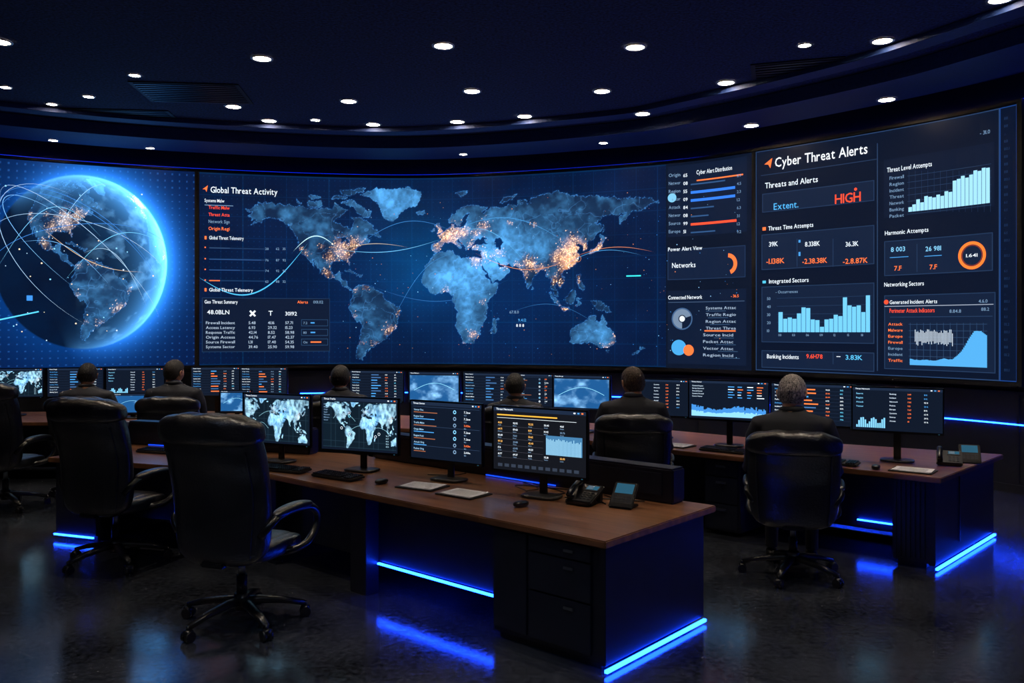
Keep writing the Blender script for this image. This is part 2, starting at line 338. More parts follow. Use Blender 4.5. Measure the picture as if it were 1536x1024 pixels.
def earth(lo,la,ocean,lights=1.0,ccol=(1.6,.98,.55),gcol=(.52,.21,.06)):
    """display colours (linear) for arrays of lon, lat; ocean (..,3) linear background"""
    jl=lo+(fbm(lo*.35,la*.35,3,4)-.47)*5; ja=la+(fbm(lo*.35,la*.35,11,4)-.47)*4
    m=samp(mb,jl,ja); land=np.clip((m-.42)*8,0,1)
    edge=np.exp(-((m-.5)/.14)**2)
    n=fbm(lo*.09+20,la*.11+20,5,5); n2=fbm(lo*.30,la*.34,9,5)
    br=.02+.80*np.clip(n-.41,0,1)
    g=lambda a,b,sx,sy:np.exp(-((lo-a)/sx)**2-((la-b)/sy)**2)
    br=br+.62*g(-42,73,24,14)+.62*g(8,18,28,15)+.58*g(50,27,18,15)+.32*g(24,-12,14,22)+.38*g(72,42,40,13)+.24*g(18,52,28,14)+.32*g(134,-25,20,12)+.08*g(-60,-15,15,20)+.06*g(100,62,50,10)+.05*g(-110,55,30,12)
    br=np.clip(br*(.45+1.15*n2),.02,1.0)
    c0=np.array(lin((11,28,60))); c1=np.array(lin((92,182,255)))
    col=c0+(c1-c0)*(br**1.2)[...,None]
    b1=np.exp(-((fbm(lo*.055+3,la*.07+3,21,3)-.44)/.0045)**2)+np.exp(-((fbm(lo*.06+9,la*.075+9,31,3)-.44)/.0045)**2)
    col=col+np.clip(b1,0,1)[...,None]*np.array(lin((80,145,210)))*.30
    warm=samp(glow,lo,la)[...,None]*land[...,None]*lights
    col=col*land[...,None]+ocean*(1-land[...,None])
    col=col+edge[...,None]*np.array(lin((74,148,230)))*.62
    col=col+samp(halo,jl,ja)[...,None]*(1-land[...,None])*np.array([.0,.016,.06])
    wm=np.minimum(warm,1.5)
    col=col*(1-.30*np.minimum(wm,1))+wm*np.array(gcol)*np.clip(n2[...,None]*2.0-.38,0.06,2)
    ct=samp(city,lo,la)[...,None]*lights
    col=col+ct*np.array(ccol)
    return col

# ------------------------------------------------------------------ wall curve
ctrl=[(-13.5,3.0),(-12.4,7.6),(-10.2,10.9),(-7.75,12.85),(-5.0,14.05),(-1.4,14.6),(2.2,13.45),(3.6,12.35),(5.0,10.85),(5.85,9.6),(6.9,7.2),(7.6,3.5),(7.9,-1.0)]
def catmull(P,n=40):
    out=[]; P=[np.array(p) for p in P]; P=[2*P[0]-P[1]]+P+[2*P[-1]-P[-2]]
    for i in range(1,len(P)-2):
        for k in range(n):
            t=k/n; out.append(.5*((2*P[i])+(-P[i-1]+P[i+1])*t+(2*P[i-1]-5*P[i]+4*P[i+1]-P[i+2])*t*t+(-P[i-1]+3*P[i]-3*P[i+1]+P[i+2])*t**3))
    out.append(P[-2]); return np.array(out)
WC=catmull(ctrl); 
for _ in range(60):
    WC[1:-1]=(WC[:-2]+WC[2:]+2*WC[1:-1])/4
SS=np.concatenate([[0],np.cumsum(np.linalg.norm(np.diff(WC,axis=0),axis=1))])
TG=np.gradient(WC,axis=0); TG/=np.linalg.norm(TG,axis=1)[:,None]
def WP(s): return float(np.interp(s,SS,WC[:,0])),float(np.interp(s,SS,WC[:,1]))
def wallf(s,z,h=0,step=.006):
    x,y=WP(s); tx=float(np.interp(s,SS,TG[:,0])); ty=float(np.interp(s,SS,TG[:,1]))
    return (x+ty*h*step,y-tx*h*step,z)
okp=WC[:,1]>2.5
PXs=768+F*WC[okp,0]/WC[okp,1]; Sok=SS[okp]
def S(px): return float(np.interp(px,PXs,Sok))
def Z(px,py): return CH+(HZ-py)*WP(S(px))[1]/F
ZB,ZT=1.30,4.47

wall_par=empty('video_wall')
sL,sR=S(-70),S(1527)
def curved_strip(mb_,s0,s1,o0,o1,z0,z1,mi=0,step=.2):
    n=max(2,int((s1-s0)/step)); R=[]
    for i in range(n+1):
        s=s0+(s1-s0)*i/n
        a=wallf(s,z0,o0,1); b=wallf(s,z0,o1,1)
        R.append([a,b,(b[0],b[1],z1),(a[0],a[1],z1)])
    o=len(mb_.f); mb_.rings(R,mi)
    for k in range(o,len(mb_.f)): mb_.sm[k]=False
m=MB(); curved_strip(m,sL-.05,sR+.05,-.12,-.02,ZB-.06,ZT+.05)
for px in (295,1131): 
    s=S(px); curved_strip(m,s-.03,s+.03,-.02,.02,ZB-.05,ZT+.04,step=.03)
curved_strip(m,sR,sR+.06,-.02,.03,ZB-.05,ZT+.05,step=.03)
curved_strip(m,sL,sR,-.02,.03,ZB-.06,ZB-.01); curved_strip(m,sL,sR,-.02,.03,ZT+.01,ZT+.05)
m.obj('housing',[M_matte],wall_par)

# --- globe panel
s0,s1=S(-65),S(292); nu,nv=500,320
us=np.linspace(s0,s1,nu); vs=np.linspace(ZB,ZT,nv); U,V=np.meshgrid(us,vs)
gc_s=S(125); gz=Z(125,393); gr=133*WP(gc_s)[1]/F*.985; gcx=gc_s
ks=(S(258)-S(-8))/(2*133*WP(gc_s)[1]/F)   # keeps the globe round seen from the hall
dx=(U-gcx)/(gr*ks); dy=(V-gz)/gr; r=np.sqrt(dx*dx+dy*dy)
bg=np.zeros((nv,nu,3))+np.array(lin((5,18,54)))
bg+=np.array([0,.02,.10])*np.exp(-np.abs(r-1)*3.0)[...,None]*1.3
dots=((np.mod(U,.11)<.022)&(np.mod(V,.11)<.022))
bg+=dots[...,None]*np.array([.01,.05,.16])*.9
zz=np.sqrt(np.clip(1-r*r,0,1)); lat0=math.radians(10); lon0=-72
lat=np.degrees(np.arcsin(np.clip(dy*math.cos(lat0)+zz*math.sin(lat0),-1,1)))
lon=lon0+np.degrees(np.arctan2(dx,zz*math.cos(lat0)-dy*math.sin(lat0)))
lon=np.where(lon<-190,lon+360,lon)
oc=np.zeros((nv,nu,3))+np.array(lin((4,9,28)))+np.array([0,.008,.03])*fbm(U*3,V*3,2)[...,None]
ec=earth(lon,lat,oc,1.2,(1.5,1.12,.85),(.55,.33,.17))
cl=np.clip(fbm(lon*.09+5,lat*.14,8,6)-.52,0,1)*1.3*np.clip(.12+dx*1.3,0,1)
ec+=cl[...,None]*np.array([.25,.7,1.3])
side=np.clip(.45+.75*dx+.3*dy,0,1.35)
rim=np.exp(-(1-np.clip(r,0,1))*14)*side*1.5+.55*np.exp(-(1-np.clip(r,0,1))*4.0)*side**2
ec+=rim[...,None]*np.array([.13,.58,1.4])
inside=np.clip((1-r)*60,0,1)[...,None]
halo_=np.exp(-np.clip(r-1,0,9)*11)*side*1.25
col=ec*inside+(bg+halo_[...,None]*np.array([.03,.28,1.1])*.9)*(1-inside)
gcv=Canvas(wallf,.25); gcv.grid(us,vs,col,0)
def gpt(x,y): return (gcx+x*gr*ks,gz+y*gr)
for k in range(7):
    tilt=random.uniform(-.8,.8); rr=random.uniform(1.02,1.22); el=random.uniform(.2,.6)
    pts=[]
    for i in range(61):
        th=math.pi*2*i/60; x=rr*math.cos(th); y=el*math.sin(th)
        pts.append(gpt(x*math.cos(tilt)-y*math.sin(tilt),x*math.sin(tilt)+y*math.cos(tilt)))
    pts=[p for p in pts if p[0]<S(288)]
    i0=random.randint(0,25); 
    gcv.line(pts[i0:i0+30],.008,random.choice([(60,130,215),(120,185,245),(160,195,230)]),2,True)
for (x0,y0,x1,y1,b,c_,w_) in ((-.95,-.1,.2,.3,.5,(120,200,250),.008),(-.5,.4,.7,-.1,-.15,(235,200,160),.008),(-.2,-.2,.95,.25,.3,(120,210,255),.008),(-.7,.2,.3,-.25,.2,(120,190,255),.007),(-.3,.35,.4,.9,.2,(150,210,255),.008),(.0,.1,.75,-.5,.3,(170,210,240),.007)):
    pts=[gpt(x0+(x1-x0)*t,y0+(y1-y0)*t+b*math.sin(math.pi*t)) for t in np.linspace(0,1,40)]
    gcv.line(pts,w_,c_,3,True)
for k in range(40):
    x,y=random.uniform(-.9,.95),random.uniform(-.9,.9); a,b=gpt(x,y); d=random.choice([.007,.010,.013])
    gcv.ring(a,b,0,d,random.choice([(255,225,190),(140,215,255),(200,225,255)]),3,seg=8)
a,b=gpt(-.6,-.42); gcv.rect(a-.04,b-.04,a+.04,b+.04,(60,140,230),3)
gcv.line([gpt(-1.0,-.68),gpt(-.5,-.57)],.02,(90,210,255),3)
gcv.obj('globe_display',M_scrwall,wall_par)

# --- world map panel
s0,s1=S(299),S(1128); nu,nv=1050,340
us=np.linspace(s0,s1,nu); vs=np.linspace(ZB,ZT,nv); U,V=np.meshgrid(us,vs)
sa,sb=S(367),S(990); k=(sb-sa)/(190+168.); LON=-168+(U-sa)/k
ze=Z(660,450); kz=.0226
y_=(V-ze)/kz; LAT=np.where(y_>-30,y_,-30+(y_+30)/.62); LAT=np.where(LAT>60,60+(LAT-60)*.93,LAT)
oc=np.zeros((nv,nu,3))+np.array(lin((5,20,52)))
gg=lambda a,b,sx,sy:np.exp(-((LON-a)/sx)**2-((LAT-b)/sy)**2)[...,None]
oc+=np.array([0,.012,.058])*gg(20,20,110,55)+np.array([0,.026,.075])*gg(-20,30,32,32)
oc+=((np.mod(U,.35)<.012)|(np.mod(V-ZB,.35)<.012))[...,None]*np.array([.0,.012,.034])
oc+=((np.mod(U,.088)<.014)&(np.mod(V,.088)<.014))[...,None]*np.array([.0,.014,.034])
oc*=(.5+1.0*fbm(U*1.2,V*1.2,4))[...,None]
col=earth(LON,LAT,oc,1.1)
far=(LON>192)|(LON<-175); col=np.where(far[...,None],oc,col)
mc=Canvas(wallf,.25); mc.grid(us,vs,col,0)
def ll(lo,la):
    y=la if la>-30 else -30+(la+30)*.62
    return (sa+(lo+168)*k, ze+kz*y)
def arc(a,b,h,w,c_,lev=3,taper=True,n=44):
    p,q=ll(*a),ll(*b)
    mc.line([(p[0]+(q[0]-p[0])*t,p[1]+(q[1]-p[1])*t+h*math.sin(math.pi*t)) for t in np.linspace(0,1,n)],w,c_,lev,taper)
arc((-205,16),(-116,42),-.55,.020,(80,190,245)); arc((-128,36),(-92,40),.22,.016,(190,235,250)); arc((-92,38),(0,46),-.12,.011,(100,180,230)); arc((-95,36),(-30,40),.10,.008,(200,185,160))
arc((-75,40),(10,52),.3,.008,(60,130,200)); arc((-46,-20),(10,35),.3,.007,(60,130,200)); arc((0,48),(116,38),.4,.008,(70,150,215)); arc((30,35),(121,31),-.25,.009,(220,140,90))
arc((100,20),(175,30),.2,.008,(70,150,215)); arc((10,50),(77,25),.3,.008,(90,170,220)); arc((-60,10),(60,15),-.3,.007,(50,110,180)); arc((116,30),(185,32),.12,.008,(210,130,90)); arc((60,-10),(140,-20),.25,.006,(50,110,170))
for lo,la in ((-84,36),(-74,41),(2,48),(13,50),(31,30),(77,27),(114,32),(121,29),(139,36),(113,23),(105,12),(-95,42),(-90,33)):
    u,v=ll(lo,la); mc.ring(u,v,0,.014,(255,240,215),4,seg=10)
for lo,la in ((114,32),(13,50),(121,29)):
    u,v=ll(lo,la); mc.ring(u,v,.05,.056,(200,130,80),4,seg=20)
for i in range(240):
    u,v=random.uniform(S(500),s1-.2),random.uniform(ZB+.1,ZT-.4); d=random.uniform(.003,.009)
    mc.ring(u,v,0,d,random.choice([(50,120,190),(50,120,190),(220,130,80),(150,200,240)]),3,seg=6)
def wR(c,x0,y0,x1,y1,col,h=2):
    c.rect(S(x0),Z(x0,y1),S(x1),Z(x0,y0),col,h)
def wF(c,x0,y0,x1,y1,col,w=.012,h=3):
    c.frame(S(x0),Z(x0,y1),S(x1),Z(x0,y0),col,w,h)
def wT(c,x,y,st,px,col,h=5,width=None):
    sz=px*WP(S(x))[1]/F
    return c.text(S(x),Z(x,y),st,sz,col,h,width=(S(x+width)-S(x)) if width else None)
WORDS=['Network','Threat','Source','Attack','Vector','Malware','Region','Traffic','Response','Incident','Sector','Banking','Systems','Access','Latency','Packet','Firewall','Origin','Europe','Signal']
def word(): return random.choice(WORDS)
W=(225,235,245); G=(110,140,172); O=(255,120,60); RD=(255,80,50); B=(70,150,220)
mc.poly([(S(304),Z(304,284)),(S(312),Z(304,278)),(S(310),Z(304,288)),(S(308),Z(304,284))],O,5)
wT(mc,316,289,'Global Threat Activity',13,W,width=101)
for i in range(5):
    y=303+i*10.5; wT(mc,307+(6 if i else 0),y,word()+' '+word()[:4],7,(W,RD,RD,G,O)[i],width=32 if i else 30)
    if i==0: wR(mc,307,307,350,308,G,4)
for (y,c_) in ((359,W),(437,W)):
    wR(mc,307,y-5,310,y,O,4); wT(mc,314,y,'Global Threat Telemetry',7.5,c_,width=52 if y<400 else 66)
for i,y in enumerate((371,388,404,420)):
    wR(mc,314,y,400,y+1.5,(26,52,88),4); wR(mc,314,y,(345,392,360,330)[i],y+1.5,((44,70,106),(40,72,120),(40,72,120),O)[i],5)
    for x in (398,414,424): wT(mc,x,y+4,str(random.randint(10,99)),5,G)
    wR(mc,307,y-1,309,y+1,O,5)
wR(mc,303,446,495,528,(13,24,46),2); wF(mc,303,446,495,528,(30,52,84),.01,3)
wT(mc,307,455,'Geo Threat Summary',7.5,W,width=50); wT(mc,446,455,'Alerts',6,O); wT(mc,470,455,'001.02',6,G)
wT(mc,311,471,'48.0BLN',9,W); 
mc.line([(S(375),Z(375,466)),(S(383),Z(375,474))],.03,W,5); mc.line([(S(383),Z(375,466)),(S(375),Z(375,474))],.03,W,5)
wT(mc,403,473,'T',10,W); wT(mc,428,473,'30192',8,W)
for r_ in range(6):
    y=486+r_*7.2
    wT(mc,309,y,word()+' '+word(),6,(160,178,200),width=44)
    for x in (373,402,428): wT(mc,x,y,'%d.%d'%(random.randint(1,60),random.randint(10,99)),6,(160,178,200))
    if r_%2==0: wF(mc,452,y-7,492,y+3,(40,70,105),.008,4); wT(mc,455,y,random.choice(['On','80','7.2']),5,G); wR(mc,466,y-3,466+random.randint(6,22),y-1,random.choice([O,B,W]),5)
wT(mc,765,470,'67.8.0',6,G); wT(mc,778,482,'9.4.12',6,B); wT(mc,775,490,'8 8 8',6,W); wR(mc,940,413,962,415,(60,220,230),4)
# data column
wR(mc,999,246,1127,552,(9,18,36),1)
wR(mc,1002,250,1121,356,(13,25,48),2); wT(mc,1046,262,'Cyber Alert Distribution',9,W,width=54); wR(mc,1046,270,1116,272,O,4)
wR(mc,1002,375,1119,420,(16,29,54),2); wF(mc,1002,375,1119,420,(32,52,84),.01)
wT(mc,1003,377,'Power Alert View',8,W,width=52); wT(mc,1009,402,'Networks',11,W,width=36)
mc.ring(S(1093),Z(1093,396),.10,.16,O,5,-1.2,1.5)
for i in range(8):
    y=266+i*12; c_=(W,O,W,G,G,W,RD,W)[i]
    wT(mc,1004,y,word()[:6],7,G,width=18); wT(mc,1026,y,'%02d'%random.randint(5,99),7,W)
    if i in (2,3): wR(mc,1037,y-3,1104,y+1,(50,120,235),4)
    elif i==6: wR(mc,1037,y-3,1106,y+.5,RD,4)
    elif i>0: wR(mc,1037,y-2,1037+random.randint(25,66),y,(45,80,125),4)
    wT(mc,1107,y,'%d.%d'%(random.randint(1,9),random.randint(1,9)),6,G)
mc.ring(S(1009),Z(1009,297),0,.07,(120,190,225),5)
wR(mc,1002,436,1120,545,(13,25,48),2)
wT(mc,1003,449,'Connected Network',8,W,width=52); wT(mc,1098,446,'- 36.5',6,O); wR(mc,1003,453,1118,454,(60,80,110),4)
for (cx_,cy_,r0,r1,c_,a0,a1) in ((1024,478,.06,.15,(110,130,155),0.3,4.7),(1024,478,.0,.045,(220,230,240),0,6.28),(1024,478,.15,.17,(60,90,130),0,6.28),(1019,521,.0,.12,(70,160,220),0,6.28),(1034,525,.0,.085,O,0,6.28)):
    mc.ring(S(cx_),Z(cx_,cy_),r0,r1,c_,4 if c_!=O else 5,a0,a1)
for i in range(8):
    y=464+i*10; x=1060 if i<4 else 1056
    wT(mc,x,y,word()+' '+word()[:5],6,(150,170,195),width=46)
    if i==4: wR(mc,1058,y-9,1105,y-7,O,5)
    wR(mc,1060+i*3,y+2,1090+i*3,y+3,(50,75,105),4)
mc.obj('world_map_display',M_scrwall,wall_par)

# --- cyber alerts panel
ac=Canvas(wallf,.25)
sA,sB=S(1134),S(1500)
ac.rect(sA,ZB,sB,ZT,(9,18,37),0); ac.frame(sA,ZB,sB,ZT,(36,60,96),.012,1)
ac.rect(sB,ZB,S(1526),ZT,(7,17,38),0); ac.frame(sB,ZB,S(1526),ZT,(24,62,130),.010,1)
for i in range(34): ac.text(S(1507),ZT-.15-i*.088,random.choice(['80.1','01.2','88','.:.','6:1']),.045,(26,48,82),2)
CARD=(17,30,54); CF=(34,54,84)
def card(x0,y0,x1,y1): wR(ac,x0,y0,x1,y1,CARD,1); wF(ac,x0,y0,x1,y1,CF,.01,2)
ac.poly([(S(1148),Z(1148,247)),(S(1160),Z(1148,239)),(S(1157),Z(1148,254)),(S(1154),Z(1148,248))],O,5)
wT(ac,1164,251,'Cyber Threat Alerts',20,(240,244,250),width=140)
wR(ac,1142,263,1316,264,(36,56,86),2); wR(ac,1316,215,1317.5,556,(36,56,86),2); wT(ac,1472,203,'- 31.0',8,G)
wT(ac,1149,283,'Threats and Alerts',12,W,width=80)
card(1144,291,1312,319); wT(ac,1162,315,'Extent.',14,(80,170,230),width=38); wT(ac,1254,306,'HIGH',20,RD,width=40)
ac.ring(S(1285),Z(1285,284),0,.02,RD,5)
wR(ac,1145,341,1150,346,O,4); wT(ac,1154,346,'Threat Time Attempts',9,W,width=68)
card(1143,352,1312,405)
for x,t,t2 in ((1155,'39K','-1.138K'),(1209,'8.338K','-2.38.38K'),(1270,'36.3K','-2.8.87K')):
    wT(ac,x,370,t,10,W,width=14+3*(len(t)-3)); wT(ac,x-4,396,t2,11,O,width=(28,38,38)[(1155,1209,1270).index(x)])
wR(ac,1196,358,1197,400,CF,3); wR(ac,1250,358,1251,400,CF,3); wR(ac,1199,360,1202,364,B,4); wR(ac,1199,378,1202,384,B,4)
wR(ac,1145,421,1150,425,(80,190,230),4); wT(ac,1155,425,'Integrated Sectors',9,W,width=60)
card(1143,430,1312,513)
wT(ac,1165,440,'- Occurrences',6,G)
for i in range(5): wT(ac,1152,450+i*12,'%d'%(50-10*i),6,G); wR(ac,1166,447+i*12,1308,447.6+i*12,(34,54,84),2)
hts=[30,20,22,20,28,37,36,19,18,8,19,20,26,24,52,40,38,40,30,55]
BL=(110,195,240)
for i,hh in enumerate(hts):
    x=1169+i*6.9; wR(ac,x,498-hh,x+6.2,498,BL,4)
    if i%3==0: wT(ac,x,504,'%02d'%i,5,G)
card(1143,525,1312,551); wT(ac,1152,537,'Banking Incidents',9,W,width=48); wT(ac,1211,537,'9.6H78',9,RD,width=25); wT(ac,1270,539,'3.83K',10,(90,190,240),width=26); wR(ac,1250,528,1251,546,CF,3); wR(ac,1256,534,1262,535,W,4)
wR(ac,1326,240,1492,327,(13,23,44),1)
wT(ac,1332,259,'Threat Level Attempts',10,W,width=68)
for i in range(7): wT(ac,1336,270+i*9.5,word(),7,G,width=22); wR(ac,1362,264+i*9.5,1488,264.6+i*9.5,(40,62,92),3)
for i in range(14): wR(ac,1364+i*9.4,256,1364.5+i*9.4,318,(34,54,84),2)
h2=[8,12,20,14,24,22,20,24,21,28,26,44,46,50,46,50,56,54,58,57]
LB=(155,215,245)
for i,hh in enumerate(h2):
    s=S(1364)+(S(1487)-S(1364))*i/20.; w=(S(1487)-S(1364))/20*.9; z=Z(1364,318); ac.rect(s,z,s+w,z+hh*.86*WP(S(1364))[1]/F,LB,4)
wT(ac,1329,353,'Harmonic Attempts',9,W,width=66); card(1327,362,1490,414)
wT(ac,1338,378,'8 003',10,(130,200,240),width=22); wT(ac,1390,377,'26 981',10,(130,200,240),width=24); wR(ac,1336,386,1364,387,B,4); wR(ac,1388,384,1414,385,B,4)
wT(ac,1343,406,'7.F',10,O); wT(ac,1396,404,'7.F',10,O); wR(ac,1376,366,1377,408,CF,3)
rr_=21*WP(S(1460))[1]/F; ac.ring(S(1460),Z(1460,383),rr_*.78,rr_,(255,125,50),5,seg=40); ac.ring(S(1460),Z(1460,383),rr_*.7,rr_*.74,(150,60,30),5,seg=40); wT(ac,1451,386,'1.641',7,W,width=18)
wT(ac,1328,430,'Networking Sectors',9,W,width=60)
card(1327,443,1494,553)
ac.ring(S(1331),Z(1331,453),0,.03,RD,5)
wT(ac,1336,456,'Generated Incident Alerts',8,W,width=72); wT(ac,1470,454,'4.6.0',7,G); wR(ac,1328,459,1492,460,(150,160,180),4)
wT(ac,1336,469,'Perimeter Attack Indicators',9,RD,width=68); wT(ac,1426,469,'8.84.8',7,G); wT(ac,1474,466,'88.2',7,G)
wR(ac,1336,475,1490,476,(36,56,86),3)
for i in range(7): wT(ac,1334,488+i*9,word(),6,random.choice([G,O,W]),width=22) 
for i in range(7): wR(ac,1364,486+i*9.5,1482,486.6+i*9.5,(44,70,104),3)
for i in range(12): wR(ac,1366+i*10,484,1366.6+i*10,548,(44,70,104),3)
n=60; pts=[]
for i in range(n+1):
    s=S(1366)+(S(1482)-S(1366))*i/n; t=i/n; hh=6+8*fbm(np.array(t*9.),np.array(.3),2)+ (0 if t<.55 else 42*min(1,(t-.55)/.28)**1.2); hh-= 6*max(0,t-.92)/.08
    pts.append((s,hh*.95*WP(S(1366))[1]/F))
z0=Z(1366,547)
for a_,b_ in zip(pts[:-1],pts[1:]): ac.rect(a_[0],z0,b_[0]+.002,z0+a_[1],(80,165,225),4)
for i in range(28):
    s=S(1374)+(S(1430)-S(1374))*i/27; z=Z(1374,508); ac.rect(s,z-.06*(.4+random.random()),s+.008,z+.10*(.6+.6*random.random()),(200,215,230),5)
ac.obj('alert_display',M_scralert,wall_par)

# ------------------------------------------------------------------ room shell
def grid_obj(name,pts,faces,m):
    me=bpy.data.meshes.new(name); me.from_pydata(pts,[],faces); return new_obj(name,me,None,[m])
grid_obj('floor',[(-16,-4,0),(12,-4,0),(12,18,0),(-16,18,0)],[(0,1,2,3)],M_floor)
grid_obj('ceiling',[(-16,-4,4.88),(12,-4,4.88),(12,18,4.88),(-16,18,4.88)],[(0,3,2,1)],M_ceil)
m=MB(); curved_strip(m,0,SS[-1],-.4,-.2,0,4.95); m.obj('wall_front',[M_dark])
m=MB(); curved_strip(m,0,SS[-1],-.19,-.13,0,ZB-.12); 
n=26
for i in range(n): 
    s=SS[-1]*(i+.5)/n; curved_strip(m,s-.012,s+.012,-.13,-.115,.12,ZB-.16,step=.02)
m.obj('trim_1',[M_dark])
m=MB(); curved_strip(m,0,SS[-1],-.13,-.11,0,.1); m.obj('baseboard_front',[M_matte])
def wallbox(name,a,b):
    mm=MB(); mm.box(((a[0]+b[0])/2,(a[1]+b[1])/2,2.47),(abs(b[0]-a[0])+.1,abs(b[1]-a[1])+.1,4.95),0,0); mm.obj(name,[M_dark])
wallbox('wall_left',(-13.75,-4),(-13.75,3.1)); wallbox('wall_right',(8.25,-4),(8.25,-.9)); wallbox('wall_rear',(-13.75,-4),(8.25,-4))
m=MB(); curved_strip(m,S(450),SS[-1]-.2,-.13,-.115,.79,.805,step=.15); m.obj('wall_led_strip',[M_led])
# soffit rings
m=MB(); curved_strip(m,0.3,SS[-1]-.3,.45,1.35,4.70,4.87,0); m.obj('trim_2',[M_ring])
m=MB(); curved_strip(m,0.3,SS[-1]-.3,1.75,2.0,4.81,4.875,0); m.obj('trim_3',[M_ring])
m=MB(); curved_strip(m,S(-60),SS[-1]-1,-.10,-.06,4.525,4.54,0); m.obj('added_cove_led',[M_led2])  # unseen strip added to wash the recess and soffit ring in blue
# downlights
def at(px,py,z): d=(z-CH)*F/(HZ-py); return ((px-768)/F*d,d)
def snap(x,y,lo,hi):
    d=np.hypot(WC[:,0]-x,WC[:,1]-y); i=int(np.argmin(d)); t=TG[i]; nx,ny=float(t[1]),float(-t[0]); o=(x-WC[i,0])*nx+(y-WC[i,1])*ny
    o2=min(max(o,lo),hi); return (x+nx*(o2-o),y+ny*(o2-o)),o
def cz(px,py):
    x,y=at(px,py,4.70); (sx,sy),o=snap(x,y,.60,1.20)
    if o<1.45: return (sx,sy,4.699)
    x,y=at(px,py,4.876); (sx,sy),o=snap(x,y,1.875,1.875)
    if 1.60<o<1.90: return (sx,sy,4.809)
    (sx,sy),o=snap(x,y,2.16,99)
    return (sx,sy,4.879)
DL=[(665,69),(953,71),(393,88),(1345,67),(708,137),(903,137),(523,152),(1105,130),(350,160),(975,167),(795,180),(253,193),(408,201),(568,203),(707,198),(1127,188),(133,145),(78,160),(202,113),(1207,68),(0,63),(8,131),(473,180),(1330,149),(905,214),(695,231),(226,224),(80,210),(1515,3)]
small={(133,145),(78,160),(202,113),(1207,68),(8,131),(473,180),(905,214),(695,231),(226,224),(80,210)}
L=[(*cz(x,y),.062 if (x,y) in small else .094) for x,y in DL]
unseen_added=[(-6.5,6.5),(-3.2,6.4),(0,6.2),(2.5,6.0),(-4.8,4.0),(-1.6,4.0),(1.6,4.0),(4.6,4.0),(-8.2,4.2),(-3.2,1.2),(0,.8),(3.4,1.2),(-6.6,1.0)]  # unseen downlights added out of view to light desks, chairs and men
L+=[(x,y,4.879,.094) for x,y in unseen_added]
m=MB(); lens=MB(); dl=empty('recessed_downlights')
for (x,y,z,r) in L:
    R=[]
    for rr,dz in ((r*1.28,0),(r*1.25,-.010),(r*1.02,-.010),(r,-.002)):
        R.append([(x+rr*math.cos(t),y+rr*math.sin(t),z+dz) for t in [2*math.pi*k/24 for k in range(24)]])
    m.rings(R,0,False)
    lens.add([(x+r*math.cos(2*math.pi*k/24),y+r*math.sin(2*math.pi*k/24),z-.004) for k in range(24)],[list(range(24))],0,False)
    blue_fill=y<2  # rearmost lamps are added blue fill for the chair backs
    ld=bpy.data.lights.new('downlight_lamp','SPOT'); ld.energy=(132 if r>.09 else 34)*(.85 if blue_fill else 1.0); ld.color=(.38,.60,1) if blue_fill else (1,.84,.68); ld.spot_size=math.radians(120 if blue_fill else 70); ld.spot_blend=.8; ld.shadow_soft_size=.03
    lo=bpy.data.objects.new('lamp',ld); lo.location=(x,y,z-.045); scene.collection.objects.link(lo); lo.parent=dl
m.obj('trim_rings',[M_metal],dl); lens.obj('diffusers',[M_lamp],dl)
# ceiling vents
def vent(x,y,w,d,rot):
    e=empty('ceiling_vent',(x,y,4.872),rot); mm=MB(); mm.box((0,0,0),(w,d,.012),0,.002)
    n=int(d/.09)
    for i in range(n): mm.box((0,-d/2+.06+i*(d-.12)/max(1,n-1),-.010),(w-.1,.03,.010),1,.002)
    mm.obj('grille',[M_matte,M_desk2],e)
x,y=at(290,140,4.87); vent(x,y,1.3,.9,.1); x,y=at(180,170,4.87); vent(x,y,1.4,.4,.1); x,y=at(1195,103,4.87); vent(x,y,1.0,.6,-.3)

# ------------------------------------------------------------------ desks
A=Vector((.513,4.69)); uu=Vector((-.752,.659)).normalized(); vv=Vector((-uu.y,uu.x))*-1
if vv.x<0: vv=-vv
def P1(t,v): p=A+uu*t+vv*v; return (p.x,p.y)
J=P1(3.45,0); K=(-4.2,7.72)
kd=Vector((K[0]-J[0],K[1]-J[1])).normalized(); kn=Vector((-kd.y,kd.x)); 
if kn.y<0: kn=-kn
def P2(t,v): return (J[0]+kd.x*t+kn.x*v,J[1]+kd.y*t+kn.y*v)
LK=(Vector(K)-Vector(J)).length
BJ=(P1(3.45,1.22)[0]*.5+P2(0,1.1)[0]*.5,P1(3.45,1.22)[1]*.5+P2(0,1.1)[1]*.5)
ds=empty('control_desk')
m=MB(); m.prism([P1(0,0),P1(0,1.27),BJ,P2(LK,1.1),K,J],.706,.75,0,.006); m.obj('desktop',[M_wood],ds)
m=MB()
m.prism([P1(.06,.05),P1(.88,.05),P1(.88,1.1),P1(.06,1.1)],.05,.706,0)
m.prism([P1(.02,.03),P1(.06,.03),P1(.06,1.14),P1(.02,1.14)],.045,.706,0)
m.prism([P1(.09,.09),P1(.86,.09),P1(.86,1.05),P1(.09,1.05)],.0,.05,2)
for z0,z1 in ((.60,.69),(.37,.59),(.08,.36)):
    m.prism([P1(.125,.032),P1(.58,.032),P1(.58,.05),P1(.125,.05)],z0,z1,1)
    zc=z1-.045; m.prism([P1(.24,.018),P1(.31,.018),P1(.31,.032),P1(.24,.032)],zc-.008,zc+.008,3,.002)
m.prism([P1(.60,.036),P1(.87,.036),P1(.87,.05),P1(.60,.05)],.08,.69,1)
m.prism([P1(.88,.17),P1(3.4,.17),P1(3.4,.20),P1(.88,.20)],.225,.706,0)
m.prism([P1(2.12,.05),P1(2.30,.05),P1(2.30,.17),P1(2.12,.17)],.0,.706,0)
